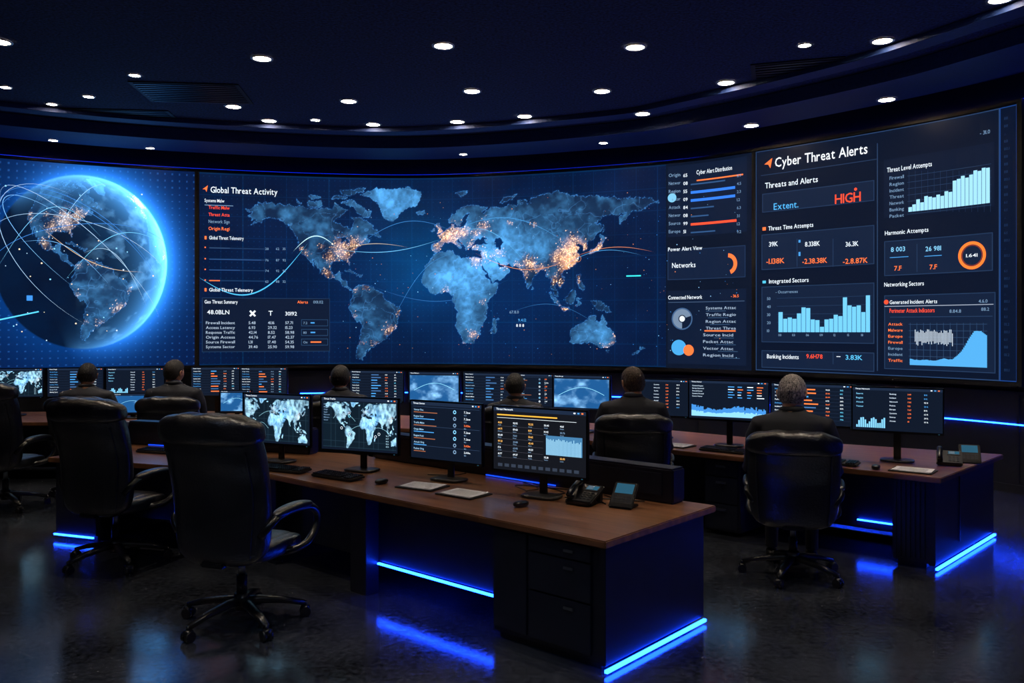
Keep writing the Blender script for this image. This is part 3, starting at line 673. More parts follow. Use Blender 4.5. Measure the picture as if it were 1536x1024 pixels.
m.prism([P1(3.3,.08),P1(3.42,.08),P1(3.42,1.0),P1(3.3,1.0)],.0,.706,0)
m.prism([P1(.88,1.06),P1(3.45,1.06),P1(3.45,1.1),P1(.88,1.1)],.02,.706,0)
m.prism([P2(.05,1.0),P2(LK-.02,1.0),P2(LK-.02,1.04),P2(.05,1.04)],.02,.706,0)
m.prism([P2(LK-.5,.06),P2(LK-.03,.06),P2(LK-.03,1.02),P2(LK-.5,1.02)],.06,.706,0)
m.prism([P2(LK-.46,.12),P2(LK-.08,.12),P2(LK-.08,.98),P2(LK-.46,.98)],0,.06,2)
m.prism([P2(.0,.45),P2(LK-.5,.45),P2(LK-.5,.48),P2(.0,.48)],.16,.706,0)
m.prism([P1(.22,1.09),P1(.22,1.25),P1(3.3,1.25),P1(3.3,1.09)],.75,.985,0,.012)
m.prism([P1(.30,1.082),P1(.30,1.09),P1(3.2,1.09),P1(3.2,1.082)],.80,.95,1,.002)
m.prism([P2(.1,.92),P2(LK-.03,.92),P2(LK-.03,1.08),P2(.1,1.08)],.75,.985,0,.012)
m.obj('cabinetry',[M_desk,M_desk2,M_matte,M_metal],ds)
m=MB()
m.prism([P1(.0,.02),P1(.02,.02),P1(.02,1.14),P1(.0,1.14)],.015,.032,0,0)
m.prism([P1(.90,.145),P1(2.11,.145),P1(2.11,.165),P1(.90,.165)],.207,.219,0,0)
m.prism([P2(LK-.48,.045),P2(LK-.02,.045),P2(LK-.02,.058),P2(LK-.48,.058)],.04,.055,0,0)
m.obj('led_strips',[M_led],ds)
m=MB()
m.prism([P1(1.2,1.074),P1(1.9,1.074),P1(1.9,1.082),P1(1.2,1.082)],.756,.764,0,0)
m.prism([P2(1.2,.907),P2(LK-.3,.907),P2(LK-.3,.915),P2(1.2,.915)],.756,.764,0,0)
m.obj('rail_led_strips',[M_led3],ds)
m=MB()
for k_ in range(7):
    t=random.uniform(.5,3.2); a=P1(t,.80); b=P1(t+random.uniform(-.3,.3),1.05); c=P1(t+random.uniform(-.25,.25),.93)
    P=catmull([np.array((*a,.755)),np.array((*c,.755)),np.array((*b,.755))],8); m.tube([tuple(p) for p in P],.004,0,6)
m.obj('cables',[M_plastic],ds)

# back desk
Fp=[(3.34,6.65),(1.75,8.0),(.15,9.45),(-2.0,10.15),(-4.3,10.6),(-7.4,10.5),(-9.5,9.7)]
def offs(poly,d):
    out=[]
    for i,p in enumerate(poly):
        a=Vector(poly[max(i-1,0)]); b=Vector(poly[min(i+1,len(poly)-1)]); t=(b-a).normalized(); n=Vector((t.y,-t.x))
        if n.y<0: n=-n
        out.append((p[0]+n.x*d,p[1]+n.y*d))
    return out
Bp=offs(Fp,1.35); Bp[0]=(4.55,7.9)
bd=empty('control_desk')
m=MB(); m.prism(Fp+Bp[::-1],.706,.75,0,.006); m.obj('desktop',[M_wood],bd)
c0=Vector(Fp[0]); bu=(Vector(Fp[1])-c0).normalized(); bv=(Vector(Bp[0])-c0).normalized()
def P3(t,v): p=c0+bu*t+bv*v; return (p.x,p.y)
m=MB()
m.prism([P3(.05,.04),P3(.1,.04),P3(.1,1.62),P3(.05,1.62)],.045,.706,0)
m.prism([P3(.1,.06),P3(.38,.06),P3(.38,1.6),P3(.1,1.6)],.05,.706,0)
for i in range(7): m.prism([P3(.13+i*.036,.045),P3(.148+i*.036,.045),P3(.148+i*.036,.06),P3(.13+i*.036,.06)],.08,.69,1,.002)
m.prism([P3(.14,.12),P3(.36,.12),P3(.36,1.5),P3(.14,1.5)],0,.05,2)
f1=offs(Fp,.62); f2=offs(Fp,.65); g1=offs(Fp,1.1); g2=offs(Fp,1.14)
m.prism(f1+f2[::-1],.14,.706,0,0); m.prism(g1[0:]+g2[::-1],.02,.706,0,0)
m.prism([P3(1.7,.06),P3(2.06,.06),P3(2.06,.8),P3(1.7,.8)],.04,.706,0)
for z0,z1 in ((.55,.69),(.3,.54),(.06,.29)):
    m.prism([P3(1.72,.045),P3(2.04,.045),P3(2.04,.06),P3(1.72,.06)],z0,z1,1,.002); m.prism([P3(1.83,.03),P3(1.93,.03),P3(1.93,.045),P3(1.83,.045)],z1-.06,z1-.04,3,.001)
for i in range(2,6):
    p=Vector(Fp[i]); q=Vector(Bp[i]); d_=(q-p).normalized(); n_=Vector((d_.y,-d_.x))*.04
    a_=p+d_*.06; b_=q-d_*.1
    m.prism([tuple(a_+n_),tuple(b_+n_),tuple(b_-n_),tuple(a_-n_)],0,.706,0)
m.obj('cabinetry',[M_desk,M_desk2,M_matte,M_metal],bd)
m=MB(); m.prism([P3(.03,.04),P3(.05,.04),P3(.05,1.62),P3(.03,1.62)],.015,.032,0,0)
l1=offs(Fp,.59); l2=offs(Fp,.605)
a0,a1=Vector(l1[0]),Vector(l1[1]); b0,b1=Vector(l2[0]),Vector(l2[1])
m.prism([tuple(a0.lerp(a1,.19)),tuple(a0.lerp(a1,.40)),tuple(b0.lerp(b1,.40)),tuple(b0.lerp(b1,.19))],.20,.212,0,0)
m.obj('led_strips',[M_led],bd)

# ------------------------------------------------------------------ monitors
def mini(cv,w,h,kind):
    x0,x1,y0,y1=-w/2,w/2,-h/2,h/2
    cv.rect(x0,y0,x1,y1,(12,20,34),0); cv.rect(x0,y1-h*.06,x1,y1,(24,36,56),1)
    cv.text(x0+w*.03,y1-h*.045,'Threat '+word(),h*.045,W,2); fs=h*.045
    for i in range(3): cv.rect(x1-w*(.05+.04*i),y1-h*.04,x1-w*(.03+.04*i),y1-h*.02,(O,B,W)[i],2)
    if kind=='map' or kind=='map2':
        nu,nv=190,110; us=np.linspace(x0+w*.02,x1-w*.02,nu); vs=np.linspace(y0+h*.04,y1-h*.08,nv); U,V=np.meshgrid(us,vs)
        z=.80 if kind=='map' else .90
        lo=U/w*360*z+(20 if kind=='map' else -20); la=(V/h)*150*z+(22 if kind=='map' else 16); ocn=np.zeros((nv,nu,3))+np.array(lin((18,34,48)))
        c=earth(lo,la,ocn,.25); mlum=np.array(lin((170,220,236))); land=np.clip((samp(mb,lo,la)-.42)*8,0,1)[...,None]
        c=c*.6+land*mlum*np.clip(fbm(lo*.1,la*.1,7)*2.1-.45,0.12,1)[...,None]*.9
        c+=((np.mod(U,w/16)<w*.003)|(np.mod(V,h/9)<h*.004))[...,None]*np.array([.008,.02,.03])
        cv.grid(us,vs,c,1)
        for i in range(7): cv.text(x0+w*.03,y1-h*(.15+.05*i),word(),fs*.8,G,2)
        for i in range(5): cv.text(x1-w*.15,y0+h*(.10+.05*i),'%d.%d'%(random.randint(10,99),random.randint(1,9)),fs*.8,(150,190,210),2)
        for i in range(4):
            a=random.uniform(-.35,.1)*w; b=a+random.uniform(.15,.35)*w; yy=random.uniform(-.2,.2)*h
            cv.line([(a+(b-a)*t,yy+h*.12*math.sin(math.pi*t)) for t in np.linspace(0,1,20)],h*.004,(150,210,230),2)
        for i in range(6):
            cx,cy=random.uniform(x0*.8,x1*.8),random.uniform(y0*.7,y1*.6); cv.ring(cx,cy,w*.012,w*.016,random.choice([W,W,(120,220,255)]),2,seg=12)
    elif kind=='table':
        for r_ in range(9):
            y=y1-h*(.14+.09*r_); cv.rect(x0+w*.03,y-h*.02,x1-w*.03,y-h*.016,(34,50,76),1)
            cv.text(x0+w*.04,y,word()+' '+word()[:5],fs,random.choice([W,(170,195,220),B]),2)
            cv.rect(x0+w*.4,y,x0+w*(.4+random.uniform(.05,.2)),y+h*.03,random.choice([B,(60,100,150),(60,100,150),O]),2)
            cv.text(x0+w*.66,y,'%d.%d'%(random.randint(1,99),random.randint(10,99)),fs,random.choice([W,O,G]),2); cv.text(x0+w*.83,y,'%d%%'%random.randint(10,99),fs,random.choice([W,W,(100,200,240)]),2)
    elif kind=='dots':
        for r_ in range(7):
            y=y1-h*(.16+.115*r_)
            cv.text(x0+w*.04,y,word()+' '+word()[:4],fs,(150,190,220),2); cv.rect(x0+w*.04,y-h*.035,x0+w*random.uniform(.2,.42),y-h*.022,B if r_%2 else (150,90,60),2)
            cv.ring(x0+w*.63,y+h*.01,w*.012,w*.022,random.choice([W,G,(120,190,230)]),2,seg=14)
            cv.text(x0+w*.76,y,random.choice(['7..3ow','3.A9m','-2.18','4.81']),fs*1.1,random.choice([O,O,W]),2)
            cv.text(x0+w*.76,y-h*.045,random.choice(['0.2.1','88.1']),fs*.7,G,2)
            if r_%3==0: cv.rect(x0+w*.03,y+h*.07,x1-w*.03,y+h*.074,(50,70,100),1)
    elif kind=='blackchart':
        cv.rect(x0,y0,x1,y1,(16,18,24),.5)
        cv.rect(x0+w*.04,y1-h*.13,x1-w*.3,y1-h*.11,(230,170,60),2); cv.rect(x0+w*.04,y1-h*.17,x1-w*.1,y1-h*.165,W,2)
        for r_ in range(6):
            y=y1-h*(.26+.1*r_)
            for c_ in range(5):
                if c_>2 and r_ in(2,3,4): continue
                cv.text(x0+w*(.05+.17*c_),y,'%d.%d'%(random.randint(10,99),random.randint(10,99)),fs*.9,random.choice([W,W,G,(255,190,100)]),2)
                cv.text(x0+w*(.05+.17*c_),y-h*.035,word()[:5],fs*.6,G,2)
            cv.rect(x0+w*.04,y-h*.045,x0+w*.55,y-h*.042,(70,70,80),1)
        cv.rect(x0+w*.58,y0+h*.3,x1-w*.04,y1-h*.4,(60,110,150),2)
        for i in range(26):
            x=x0+w*(.585+.0142*i); cv.rect(x,y0+h*.3,x+w*.008,y0+h*(.5+.06*random.random()),(140,190,215),3)
        for i in range(12): cv.rect(x0+w*(.05+.075*i),y0+h*.05,x0+w*(.10+.075*i),y0+h*.10,(44,52,66),2)
    elif kind=='wave':
        nu,nv=80,46; us=np.linspace(x0+w*.02,x1-w*.02,nu); vs=np.linspace(y0+h*.04,y1-h*.1,nv); U,V=np.meshgrid(us,vs)
        n=fbm(U*5/w+3,V*4/h,random.randint(0,9)); c=(np.array(lin((26,78,130)))+np.clip((n-.42)*2.2,0,1)[...,None]**1.6*np.array(lin((150,205,240)))*1.1)
        cv.grid(us,vs,c,1)
        cv.line([(x0+w*(.1+.8*t),h*(.25*math.sin(t*3)-.1)) for t in np.linspace(0,1,20)],h*.01,(150,230,255),2)
    elif kind=='area':
        for r_ in range(5):
            y=y1-h*(.15+.07*r_); cv.text(x0+w*.04,y,word()+' '+word(),fs,(190,210,230),2)
            for c_ in range(4): cv.rect(x0+w*(.5+.12*c_),y,x0+w*(.5+.12*c_+random.uniform(.04,.09)),y+h*.02,random.choice([B,B,O,W]),2)
        for i in range(60):
            t=i/60; hh=h*(.12+.3*float(fbm(np.array(t*6.),np.array(.7),random.randint(0,3),3))); cv.rect(x0+w*(.03+.94*t),y0+h*.06,x0+w*(.03+.94*(t+1/60)),y0+h*.06+hh,(60,130,200),2); cv.rect(x0+w*(.03+.94*t),y0+h*.06,x0+w*(.03+.94*(t+1/60)),y0+h*.06+hh*.5,(130,195,235),3)
    elif kind=='mix':
        for r_ in range(8):
            y=y1-h*(.15+.09*r_); cv.text(x0+w*.42,y,word(),fs,(200,215,235),2); cv.text(x0+w*.62,y,'%d.%d'%(random.randint(1,9),random.randint(10,99)),fs,O,2)
            cv.text(x0+w*.8,y,'%d K'%random.randint(10,99),fs,random.choice([W,B]),2)
        for i in range(14): cv.rect(x0+w*(.04+.024*i),y0+h*.06,x0+w*(.058+.024*i),y0+h*(.12+.18*abs(math.sin(i*.6))),(120,190,230),2)
        for r_ in range(4): cv.text(x0+w*.04,y1-h*(.16+.1*r_),word(),fs*1.2,(120,190,230),2)
def monitor(x,y,yaw,w,h,zb,kind,zt=.7515):
    """zb: height of lower frame edge"""
    e=empty('computer_monitor',(x,y,zt),math.radians(yaw))
    zc=zb-zt+h/2; m=MB()
    m.box((0,0,zc),(w,.028,h),0,.006)
    for a_,b_ in (((0,-.017,zc+h/2-.006),(w,.012,.012)),((0,-.017,zc-h/2+.010),(w,.012,.020)),((-w/2+.006,-.017,zc),(.012,.012,h)),((w/2-.006,-.017,zc),(.012,.012,h))): m.box(a_,b_,0,.003)
    m.pillow((0,.03,zc),(w*.36,.028,h*.34),5,0,nu=24,nv=12)
    m.box((0,.055,(zc)/2+.01),(.06,.022,zc),0,.006)
    m.box((0,.045,zc),(.1,.03,.1),0,.004)
    m.pillow((0,.03,.0115),(.14,.10,.011),4,0,nu=28,nv=8)
    m.box((w/2-.04,-.0235,zc-h/2+.01),(.012,.002,.004),1,0)
    m.obj('frame',[M_bezel,M_glowblue],e)
    ww,hh=w-.024,h-.032
    cv=Canvas(lambda a,b,c:(a,-.0145-c*.0006,zc+.004+b)); mini(cv,ww,hh,kind); cv.obj('display',M_scr,e)
    return e
monitor(.19,5.88,-32,.76,.47,.905,'blackchart'); monitor(-.50,6.53,-33,.70,.47,.89,'dots'); monitor(-1.24,6.96,-24,.76,.46,.90,'map2'); monitor(-2.04,7.42,-24,.74,.45,.90,'map')
for x,y,yaw,w,zb,k_ in ((3.36,7.45,-28,.74,1.0,'mix'),(2.80,7.95,-28,.76,1.0,'table'),(2.13,8.4,-28,.80,1.0,'area'),(1.55,9.0,-25,.66,.98,'mix'),(.78,9.55,-25,.70,.99,'wave'),(.27,10.0,-22,.5,.98,'dots'),(-.24,10.2,-18,.74,.98,'table'),(-.95,10.45,-15,.68,.98,'wave'),(-1.7,10.75,-14,.74,.98,'table'),(-3.3,11.35,0,.64,.99,'table'),(-3.97,11.45,5,.66,.99,'table'),(-5.05,11.45,8,.76,.98,'mix'),(-5.85,11.45,10,.72,.98,'table'),(-6.6,11.3,14,.74,.98,'map2'),(-7.4,11.05,18,.74,.98,'wave')):
    monitor(x,y,yaw,w,.405,zb,k_)
monitor(-3.55,10.98,2,.42,.3,.82,'wave'); monitor(-4.9,11.0,8,.46,.28,.80,'wave')

# ------------------------------------------------------------------ chairs
def chair_parts(top,tag):
    D={}
    m=MB() # base
    for i in range(5):
        a=math.radians(90+72*i+20); d=Vector((math.cos(a),math.sin(a),0))
        pts=[d*.02+Vector((0,0,.140)),d*.10+Vector((0,0,.140)),d*.25+Vector((0,0,.118)),d*.375+Vector((0,0,.085))]
        m.tube(pts,[.034,.032,.026,.02],0,12,flat=.75,n=3)
        w=d*.38; q=Vector((-d.y,d.x,0))
        m.cyl(w+Vector((0,0,.06)),w+Vector((0,0,.095)),.012,0,10)
        for sgn in (-1,1):
            m.cyl(w+q*(sgn*.008)+Vector((0,0,.032)),w+q*(sgn*.03)+Vector((0,0,.032)),.032,0,20)
        m.pillow(w+Vector((0,0,.052)),(.028,.028,.02),3,0,nu=14,nv=8)
    m.cyl((0,0,.09),(0,0,.19),.045,0,24); m.cyl((0,0,.19),(0,0,.30),.032,0,20); m.cyl((0,0,.30),(0,0,.42),.022,1,20)
    m.box((0,-.02,.415),(.20,.30,.045),0,.012); m.tube([(.08,.02,.41),(.2,.02,.405),(.27,.02,.40)],.007,0,8)
    D['swivel_base']=m.obj('swivel_base_'+tag,[M_plastic,M_metal])
    m=MB()
    def seatfn(p):
        q=p.copy()
        q.z+= -.02*max(0,(p.y/.28))**2 + .012*(abs(p.x)/.28)**2*(1 if p.z>0 else 0)
        return q
    m.pillow((0,.03,.475),(.285,.285,.055),4.5,0,fn=seatfn,nu=48,nv=20)
    m.pillow((0,.05,.505),(.225,.235,.035),4,0,fn=seatfn,nu=40,nv=14)
    D['seat']=m.obj('seat_'+tag,[M_leather])
    m=MB(); z0,z1=.41,top-.03; R=[]; nb=44
    def cy(b): return -.235-.13*b+.035*math.sin(math.pi*min(1,b*1.1))
    def hw(b): return .272+.062*math.sin(math.pi*min(1,.12+b*.60))
    def tk(b): return .062+.010*math.sin(b*math.pi*3)
    def ring(b,sc_w,sc_t):
        z=z0+(z1-z0)*b; w=hw(b)*sc_w; t=tk(b)*sc_t; out=[]
        for k in range(60):
            th=2*math.pi*k/60; c_,s_=math.cos(th),math.sin(th)
            x=w*math.copysign(abs(c_)**(2/3.6),c_); yy=t*math.copysign(abs(s_)**(2/3.6),s_)
            yy+= .05*(x/.3)**2
            if s_<0:
                yy+=.004*math.sin(z*34+x*7)*math.exp(-((b-.72)/.15)**2)   # leather creases
            out.append((x,cy(b)+yy,z))
        return out
    for i in range(nb+1):
        b=i/nb; e=abs(2*b-1)**9; R.append(ring(b,max(.12,(1-e)**.35),max(.1,(1-e)**.5)))
    m.rings(R,0)
    zc=top-.088; yc=cy(.93)
    def hf(p):
        q=p.copy(); q.y+=.05*(p.x/.3)**2; q.z+= -.014*(abs(p.x)/.3)**3
        q.z+=.004*math.sin(p.x*40)*(1 if p.z>-.02 else 0); q.y+=.004*math.sin(p.x*28+p.z*30)
        return q
    m.pillow((0,yc-.002,zc),(.345,.098,.092),3.2,0,fn=hf,nu=64,nv=26)
    for (b0,hh) in ((.25,.12),(.56,.12)):
        m.pillow((0,cy(b0)+.055,z0+(z1-z0)*b0+.02),(.2,.035,hh),3.5,0,nu=36,nv=14)
    for sgn in (-1,1):
        pts=[]
        for i in range(3,36):
            b=i/nb; w=hw(b); x=sgn*w*.8; pts.append((x,cy(b)-tk(b)*.945+.05*(x/.3)**2-.002,z0+(z1-z0)*b))
        m.tube(pts,.0045,0,6)
    pts=[(x,cy(.83)-.062+.05*(x/.3)**2,z0+(z1-z0)*.83) for x in np.linspace(-.26,.26,16)]; m.tube(pts,.0045,0,6)
    m.box((0,-.22,.43),(.16,.16,.03),1,.01)
    D['backrest']=m.obj('backrest_'+tag,[M_leather,M_plastic])
    m=MB()
    for sgn in (-1,1):
        x=.335*sgn; xi=.28*sgn
        path=[(xi,-.23,.60),(x,-.20,.67),(x,-.12,.700),(x,.0,.712),(x,.14,.708),(x,.25,.69),(x,.315,.64),(x,.315,.57),(x,.26,.51),(x,.16,.47),(xi*.98,.06,.45),(.1*sgn,.0,.435)]
        P=catmull([np.array(p) for p in path],4)
        m.tube([tuple(p) for p in P],.022,0,12,flat=1.0,n=3,up=(0,0,1))
        m.pillow((x,.04,.728),(.042,.20,.026),3,1,nu=28,nv=12,fn=lambda p:Vector((p.x,p.y,p.z-.35*p.y*p.y)))
    D['armrests']=m.obj('armrests_'+tag,[M_plastic,M_leather])
    return D
def chair(D,x,y,fx,fy,name='office_chair',sc=1.0):
    e=empty(name,(x,y,0),math.atan2(-fx,fy),sc)
    for k_,o in D.items():
        n=bpy.data.objects.new(k_,o.data); scene.collection.objects.link(n); n.parent=e
    return e
HI=chair_parts(1.32,'hi'); LOW=chair_parts(1.16,'lo')
chair(HI,-1.76,5.56,.30,.95,sc=1.06); chair(HI,-3.24,6.98,.30,.95,sc=1.04); chair(HI,-5.40,9.1,.12,.99,sc=1.03)
men=[(2.18,6.62,.30,.95),(1.12,7.9,.12,.99),(.03,8.72,.0,1),(-1.85,9.2,0,1),(-3.86,9.75,-.15,.99),(-4.85,9.75,-.1,.99)]
for x,y,fx,fy in men: chair(LOW,x,y,fx,fy)
for D in (HI,LOW):
    for o in D.values(): bpy.data.objects.remove(o)

# ------------------------------------------------------------------ people
def head_fn(d):
    """unit direction -> surface point of head, face towards +Y, centre at 0"""
    x,y,z=d.x,d.y,d.z
    p=Vector((x*.078,y*.098,z*.118))
    if z<0:
        p.x*=1-.30*z*z*(1 if y>-.2 else .9); 
        p.y*=1-.10*z*z if y>0 else 1-.38*z*z
        if y>0: p.y+=.012*(-z)*y
    if y<0 and z>0: p.y*=1.04
    f=max(0,y)
    g=lambda cx,cz,sx,sz:math.exp(-((x-cx)/sx)**2-((z-cz)/sz)**2)*(f>0)
    p.y+=.026*g(0,-.20,.13,.16)+.012*g(0,0,.09,.2)
    p.y-=.012*(g(.36,.04,.18,.11)+g(-.36,.04,.18,.11))
    p.y+=.006*(g(.32,.22,.25,.07)+g(-.32,.22,.25,.07))
    p.y+=.007*g(0,-.50,.22,.05)+.007*g(0,-.62,.20,.05)-.006*g(0,-.56,.3,.025)+.008*g(0,-.85,.25,.12)
    p.x+=.004*math.copysign(1,x)*math.exp(-((z+.15)/.25)**2)*(abs(x)>.5)
    return p
def make_head(skin,hair):
    m=MB(); NU,NV=72,54; R=[]
    for j in range(NV+1):
        ph=-math.pi/2+math.pi*j/NV; ph=max(-1.55,min(1.55,ph)); R.append([head_fn(Vector((math.cos(ph)*math.cos(2*math.pi*i/NU),math.cos(ph)*math.sin(2*math.pi*i/NU),math.sin(ph)))) for i in range(NU)])
    m.rings(R,0)
    m.rings([[(rx*math.cos(t),oy+ry*math.sin(t),z) for t in [2*math.pi*k/28 for k in range(28)]] for z,rx,ry,oy in ((-.19,.074,.072,-.035),(-.16,.062,.062,-.03),(-.11,.058,.060,-.026),(-.06,.056,.062,-.022),(-.02,.05,.06,-.015))],0)
    for sg in (-1,1):
        c=Vector((sg*.081,-.006,-.008)); pts=[]
        for k in range(15):
            t=math.radians(-70+300*k/14); pts.append(c+Vector((sg*(.010+.006*math.sin(t+.4)),-.002-.017*math.cos(t),.031*math.sin(t))))
        m.tube(pts,[.0045+.0015*math.sin(k*.4) for k in range(15)],0,8)
        m.pillow(c+Vector((sg*.004,-.001,-.004)),(.008,.016,.027),2.2,0,nu=14,nv=10)
        m.pillow((sg*.030,.079,.006),(.013,.013,.0095),2,2,nu=16,nv=10); m.pillow((sg*.030,.0895,.006),(.005,.003,.005),2,3,nu=12,nv=8)
        m.tube([(sg*.016,.094,.024),(sg*.03,.093,.029),(sg*.045,.083,.026)],[.003,.004,.002],1,8)
    R=[]
    for j in range(NV+1):
        ph=-math.pi/2+math.pi*j/NV; ph=max(-1.55,min(1.55,ph)); ring=[]
        for i in range(NU):
            th=2*math.pi*i/NU; d=Vector((math.cos(ph)*math.cos(th),math.cos(ph)*math.sin(th),math.sin(ph)))
            y=d.y
            line=.52 if y>.55 else (.52-(.55-y)*1.1 if y>.05 else (-.03 if y>-.12 else max(-.66,-.03-(-.12-y)*1.6)))
            k_=max(0,min(1,(d.z-line)/.12)); k_=k_*k_*(3-2*k_)
            off=-.006+k_*(.020+.008*max(0,d.z)+.0025*math.sin(th*23+ph*5)*math.sin(ph*17))
            p=head_fn(d); nrm=Vector((d.x/.078,d.y/.098,d.z/.118)).normalized(); ring.append(p+nrm*off)
        R.append(ring)
    m.rings(R,1)
    return m.obj('head_tmp',[skin,hair,M_eye,M_iris])
def body_mesh():
    m=MB()
    def el(z,rx,ry,oy): return [(rx*math.copysign(abs(math.cos(t))**.85,math.cos(t)),oy+ry*math.copysign(abs(math.sin(t))**.9,math.sin(t)),z) for t in [2*math.pi*k/32 for k in range(32)]]
    m.rings([el(*r) for r in ((.515,.14,.11,-.03),(.54,.185,.145,-.03),(.62,.195,.15,-.035),(.72,.182,.13,-.045),(.84,.188,.125,-.055),(.97,.21,.13,-.06),(1.08,.232,.13,-.06),(1.15,.228,.115,-.06),(1.19,.182,.092,-.058),(1.215,.118,.078,-.055),(1.238,.076,.07,-.05))],0)
    for sg in (-1,1):
        m.tube([(sg*.15,-.055,1.145),(sg*.228,-.05,1.12),(sg*.265,-.03,1.02),(sg*.285,.0,.90),(sg*.30,.03,.80),(sg*.318,.09,.772),(sg*.322,.20,.768),(sg*.322,.275,.768)],[.055,.075,.070,.058,.053,.048,.041,.034],0,16)
        m.tube([(sg*.09,-.03,.60),(sg*.11,.10,.60),(sg*.135,.30,.60),(sg*.15,.42,.585),(sg*.152,.455,.52),(sg*.152,.45,.40),(sg*.15,.43,.22),(sg*.15,.42,.09)],[.105,.10,.085,.075,.068,.062,.052,.05],0,16)
    o=m.obj('body_tmp',[M_suit]); md=o.modifiers.new('Remesh','REMESH'); md.mode='VOXEL'; md.voxel_size=.014; md.use_smooth_shade=True
    ms=o.modifiers.new('Smooth','SMOOTH'); ms.iterations=6; ms.factor=.6
    dg=bpy.context.evaluated_depsgraph_get(); me=bpy.data.meshes.new_from_object(o.evaluated_get(dg)); bpy.data.objects.remove(o)
    for p in me.polygons: p.use_smooth=True
    return me
BODY=body_mesh()
def extras_mesh(skin):
    m=MB()
    for sg in (-1,1):
        X=sg*.322; q=-.016
        m.pillow((sg*.15,.47,.045),(.045,.135,.045),2.6,2,nu=24,nv=12,fn=lambda p:Vector((p.x,p.y,p.z*(1-.35*max(0,p.y/.135)))))
        m.box((sg*.15,.47,.010),(.085,.26,.018),2,.006)
        m.tube([(X,.262,.785+q),(X,.292,.783+q)],[.034,.033],1,16)
        m.tube([(X,.27,.785+q),(X,.30,.783+q),(X,.33,.780+q),(X,.365,.778+q),(X,.385,.775+q)],[.026,.025,.036,.041,.036],0,14,flat=.45,n=2.6)
        ln=[.068,.078,.073,.058]
        for f in range(4):
            fx=X+sg*(-.029+.0195*f); b=Vector((fx,.378,.777+q)); L_=ln[f]; pts=[b]
            for a,w_ in ((-10,.42),(-38,.33),(-62,.25)):
                aa=math.radians(a-4*f); b=b+Vector((0,math.cos(aa),math.sin(aa)))*L_*w_; pts.append(b)
            m.tube(pts,[.0095,.009,.0082,.0062],0,10); m.pillow(pts[-1],(.006,.006,.006),2,0,nu=10,nv=6)
        b=Vector((X-sg*.033,.325,.778+q)); m.tube([b,b+Vector((-sg*.018,.022,-.006)),b+Vector((-sg*.024,.046,-.014)),b+Vector((-sg*.02,.064,-.020))],[.013,.011,.0098,.007],0,10)
    pts=[(.079*math.cos(t),-.047+.076*math.sin(t),1.230+.012*(-math.sin(t))) for t in [math.radians(90+360*k/28) for k in range(29)]]
    m.tube(pts,.013,3,8,flat=1.5)
    pts=[(.067*math.cos(t),-.045+.067*math.sin(t),1.250+.010*(-math.sin(t))) for t in [math.radians(90+360*k/28) for k in range(29)]]
    m.tube(pts,.006,1,8,flat=1.7)
    m.prism([(-.02,.07),(.02,.07),(.02,.082),(-.02,.082)],.98,1.15,2,.002)
    return m.obj('ext',[skin,M_shirt,M_matte,M_suit])
EX1=extras_mesh(M_skin); EX2=extras_mesh(M_skin2)
H1=make_head(M_skin,M_hair_grey); H2=make_head(M_skin,M_hair_brown); H3=make_head(M_skin2,M_hair_black); H4=make_head(M_skin,M_hair_black)
def man(x,y,fx,fy,H,EX,sc,hyaw=0,hp=0):
    e=empty('seated_man',(x,y,0),math.atan2(-fx,fy),sc)
    o=bpy.data.objects.new('body',BODY); scene.collection.objects.link(o); o.parent=e
    o=bpy.data.objects.new('hands_collar_shoes',EX.data); scene.collection.objects.link(o); o.parent=e
    o=bpy.data.objects.new('head',H.data); scene.collection.objects.link(o); o.parent=e; o.location=(0,-.02,1.344); o.rotation_euler=(math.radians(hp),0,math.radians(hyaw)); o.scale=(1.10,1.10,1.04)
    return e
spec=[(H1,EX1,1.05,-12,-6),(H2,EX1,1.05,24,-4),(H4,EX2,.98,5,-8),(H3,EX2,1.02,0,-5),(H4,EX1,1.045,-30,-4),(H3,EX2,1.02,8,-8)]
for (x,y,fx,fy),(H,EX,sc,hy,hp) in zip(men,spec): man(x,y+.02,fx,fy,H,EX,sc,hy,hp)
for o in (EX1,EX2,H1,H2,H3,H4): bpy.data.objects.remove(o)

# ------------------------------------------------------------------ desk accessories
def kb_mesh():
    m=MB(); m.box((0,0,.012),(.45,.155,.018),0,.005,rot=Matrix.Rotation(math.radians(3),4,'X'))
    for r_ in range(6):
        for c_ in range(20):
            if c_ in (15,): continue
            if r_==5 and 4<=c_<=9: continue
            m.box((-.205+c_*.0215,-.06+(5-r_)*.024,.025+(5-r_)*.0012),(.018,.019,.008),1,.002)
    m.box((-.07,-.06,.025),(.12,.019,.008),1,.002)
    return m.obj('t',[M_matte,M_plastic])
KB=kb_mesh()
def place(src,name,part,x,y,yaw,z=.7515):
    e=empty(name,(x,y,z),math.radians(yaw)); o=bpy.data.objects.new(part,src.data); scene.collection.objects.link(o); o.parent=e; return e
for x,y,yw in ((-1.36,6.66,-36),(-1.86,6.98,-28),(2.75,7.35,-36),(2.0,8.05,-40),(-3.3,8.0,-22)): place(KB,'keyboard','keys',x,y,yw,.7555)
m=MB(); m.pillow((0,0,.018),(.033,.058,.020),2.6,0,nu=28,nv=14,fn=lambda p:Vector((p.x*(1-.12*p.y/.058),p.y,max(p.z,-.016)))); m.box((0,.03,.0345),(.006,.018,.008),1,.002)
MS=m.obj('t',[M_plastic,M_metal])
for x,y,yw in ((.06,5.60,-50),(-.98,6.42,-36),(3.02,7.08,-30),(-2.75,7.75,-20)): place(MS,'computer_mouse','shell',x,y,yw)
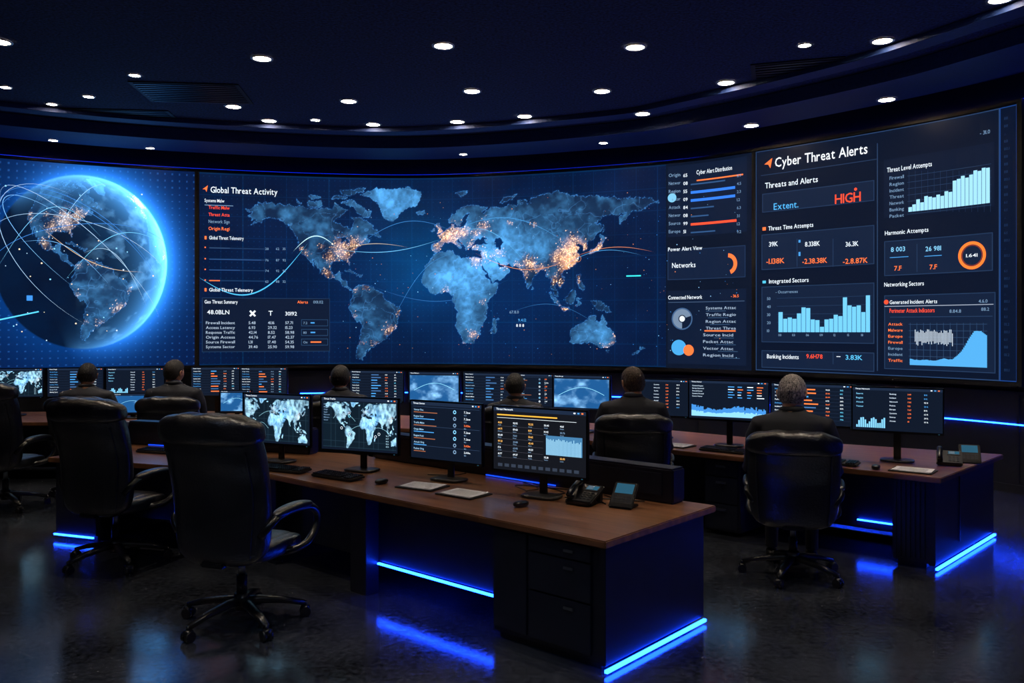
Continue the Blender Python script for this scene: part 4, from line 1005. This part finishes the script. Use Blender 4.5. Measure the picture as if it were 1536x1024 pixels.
def phone_mesh():
    m=MB(); 
    rt=Matrix.Rotation(math.radians(24),4,'X')
    m.box((0,0,.055),(.20,.21,.03),0,.008,rot=rt); m.box((0,.07,.045),(.17,.05,.085),0,.008); m.box((0,-.05,.014),(.18,.12,.022),0,.006)
    T_=Matrix.Translation((0,0,.055))@rt
    m.box((.035,.055,.017),(.105,.065,.006),2,.002,M=T_); m.box((.035,.055,.0205),(.085,.042,.002),3,0,M=T_)
    for i in range(3): m.box((.02,.068-.013*i,.022),(.045,.003,.001),4,0,M=T_)
    for r_ in range(4):
        for c_ in range(3): m.box((.005+c_*.03,-.0+-.022*r_,.018),(.022,.015,.006),1,.002,M=T_)
    m.tube([T_@Vector((-.072,-.085,.035)),T_@Vector((-.072,-.06,.047)),T_@Vector((-.072,0,.052)),T_@Vector((-.072,.06,.047)),T_@Vector((-.072,.09,.035))],[.021,.02,.016,.02,.022],0,12,n=3)
    m.cyl(T_@Vector((-.072,-.072,.012)),T_@Vector((-.072,-.072,.04)),.023,0,16); m.cyl(T_@Vector((-.072,.075,.012)),T_@Vector((-.072,.075,.04)),.023,0,16)
    return m.obj('t',[M_plastic,M_desk2,M_matte,M_glowblue,M_paper])
PH=phone_mesh()
for x,y,yw in ((.49,5.71,-36),(3.74,7.30,-26)): place(PH,'desk_telephone','phone_body',x,y,yw,.754)
# tablet-style touch console on an angled stand
def tablet_mesh():
    m=MB(); T_=Matrix.Translation((0,0,.075))@Matrix.Rotation(math.radians(52),4,'X')
    m.box((0,.01,.008),(.15,.13,.014),0,.005); m.box((0,.045,.05),(.05,.02,.09),0,.004)
    m.box((0,0,0),(.17,.19,.016),0,.007,M=T_); m.box((0,.012,.0085),(.148,.150,.002),2,0,M=T_); m.box((0,.045,.0102),(.125,.07,.001),1,0,M=T_)
    for r_ in range(3):
        for c_ in range(4): m.box((-.048+c_*.032,-.010-r_*.018,.0102),(.024,.012,.001),3,0,M=T_)
    return m.obj('t',[M_plastic,M_glowblue,M_matte,M_desk2])
TB=tablet_mesh()
for x,y,yw in ((.73,5.58,-32),(3.97,7.40,-22)): place(TB,'touch_console','console_body',x,y,yw,.753)
m=MB(); m.box((0,0,.004),(.33,.24,.008),1,.002); 
for i in range(4): m.box((.003*i-.005,.002*i,.0095+.0014*i),(.29,.20,.0012),0,0,rot=Matrix.Rotation(.02*i,4,'Z'))
for i in range(9): m.box((0,.07-i*.017,.0146),(.22,.0025,.0003),1,0)
NP=m.obj('t',[M_paper,M_matte])
for x,y,yw in ((-.34,6.00,-38),(-.66,6.28,-30),(3.28,6.98,-38),(1.62,8.45,-42)): place(NP,'paper_notepad','sheets',x,y,yw)
for o in (KB,MS,PH,NP,TB): bpy.data.objects.remove(o)

# ------------------------------------------------------------------ world + camera
w=bpy.data.worlds.new('world'); scene.world=w; w.use_nodes=True; w.node_tree.nodes['Background'].inputs[0].default_value=(.01,.02,.06,1); w.node_tree.nodes['Background'].inputs[1].default_value=.3
cam=bpy.data.cameras.new('camera'); cam.lens=F/1536*36; cam.sensor_width=36; cam.shift_y=-(512-HZ)/1536; cam.clip_end=100
co=bpy.data.objects.new('camera',cam); co.location=(0,0,CH); co.rotation_euler=(math.radians(90),0,0); scene.collection.objects.link(co); scene.camera=co
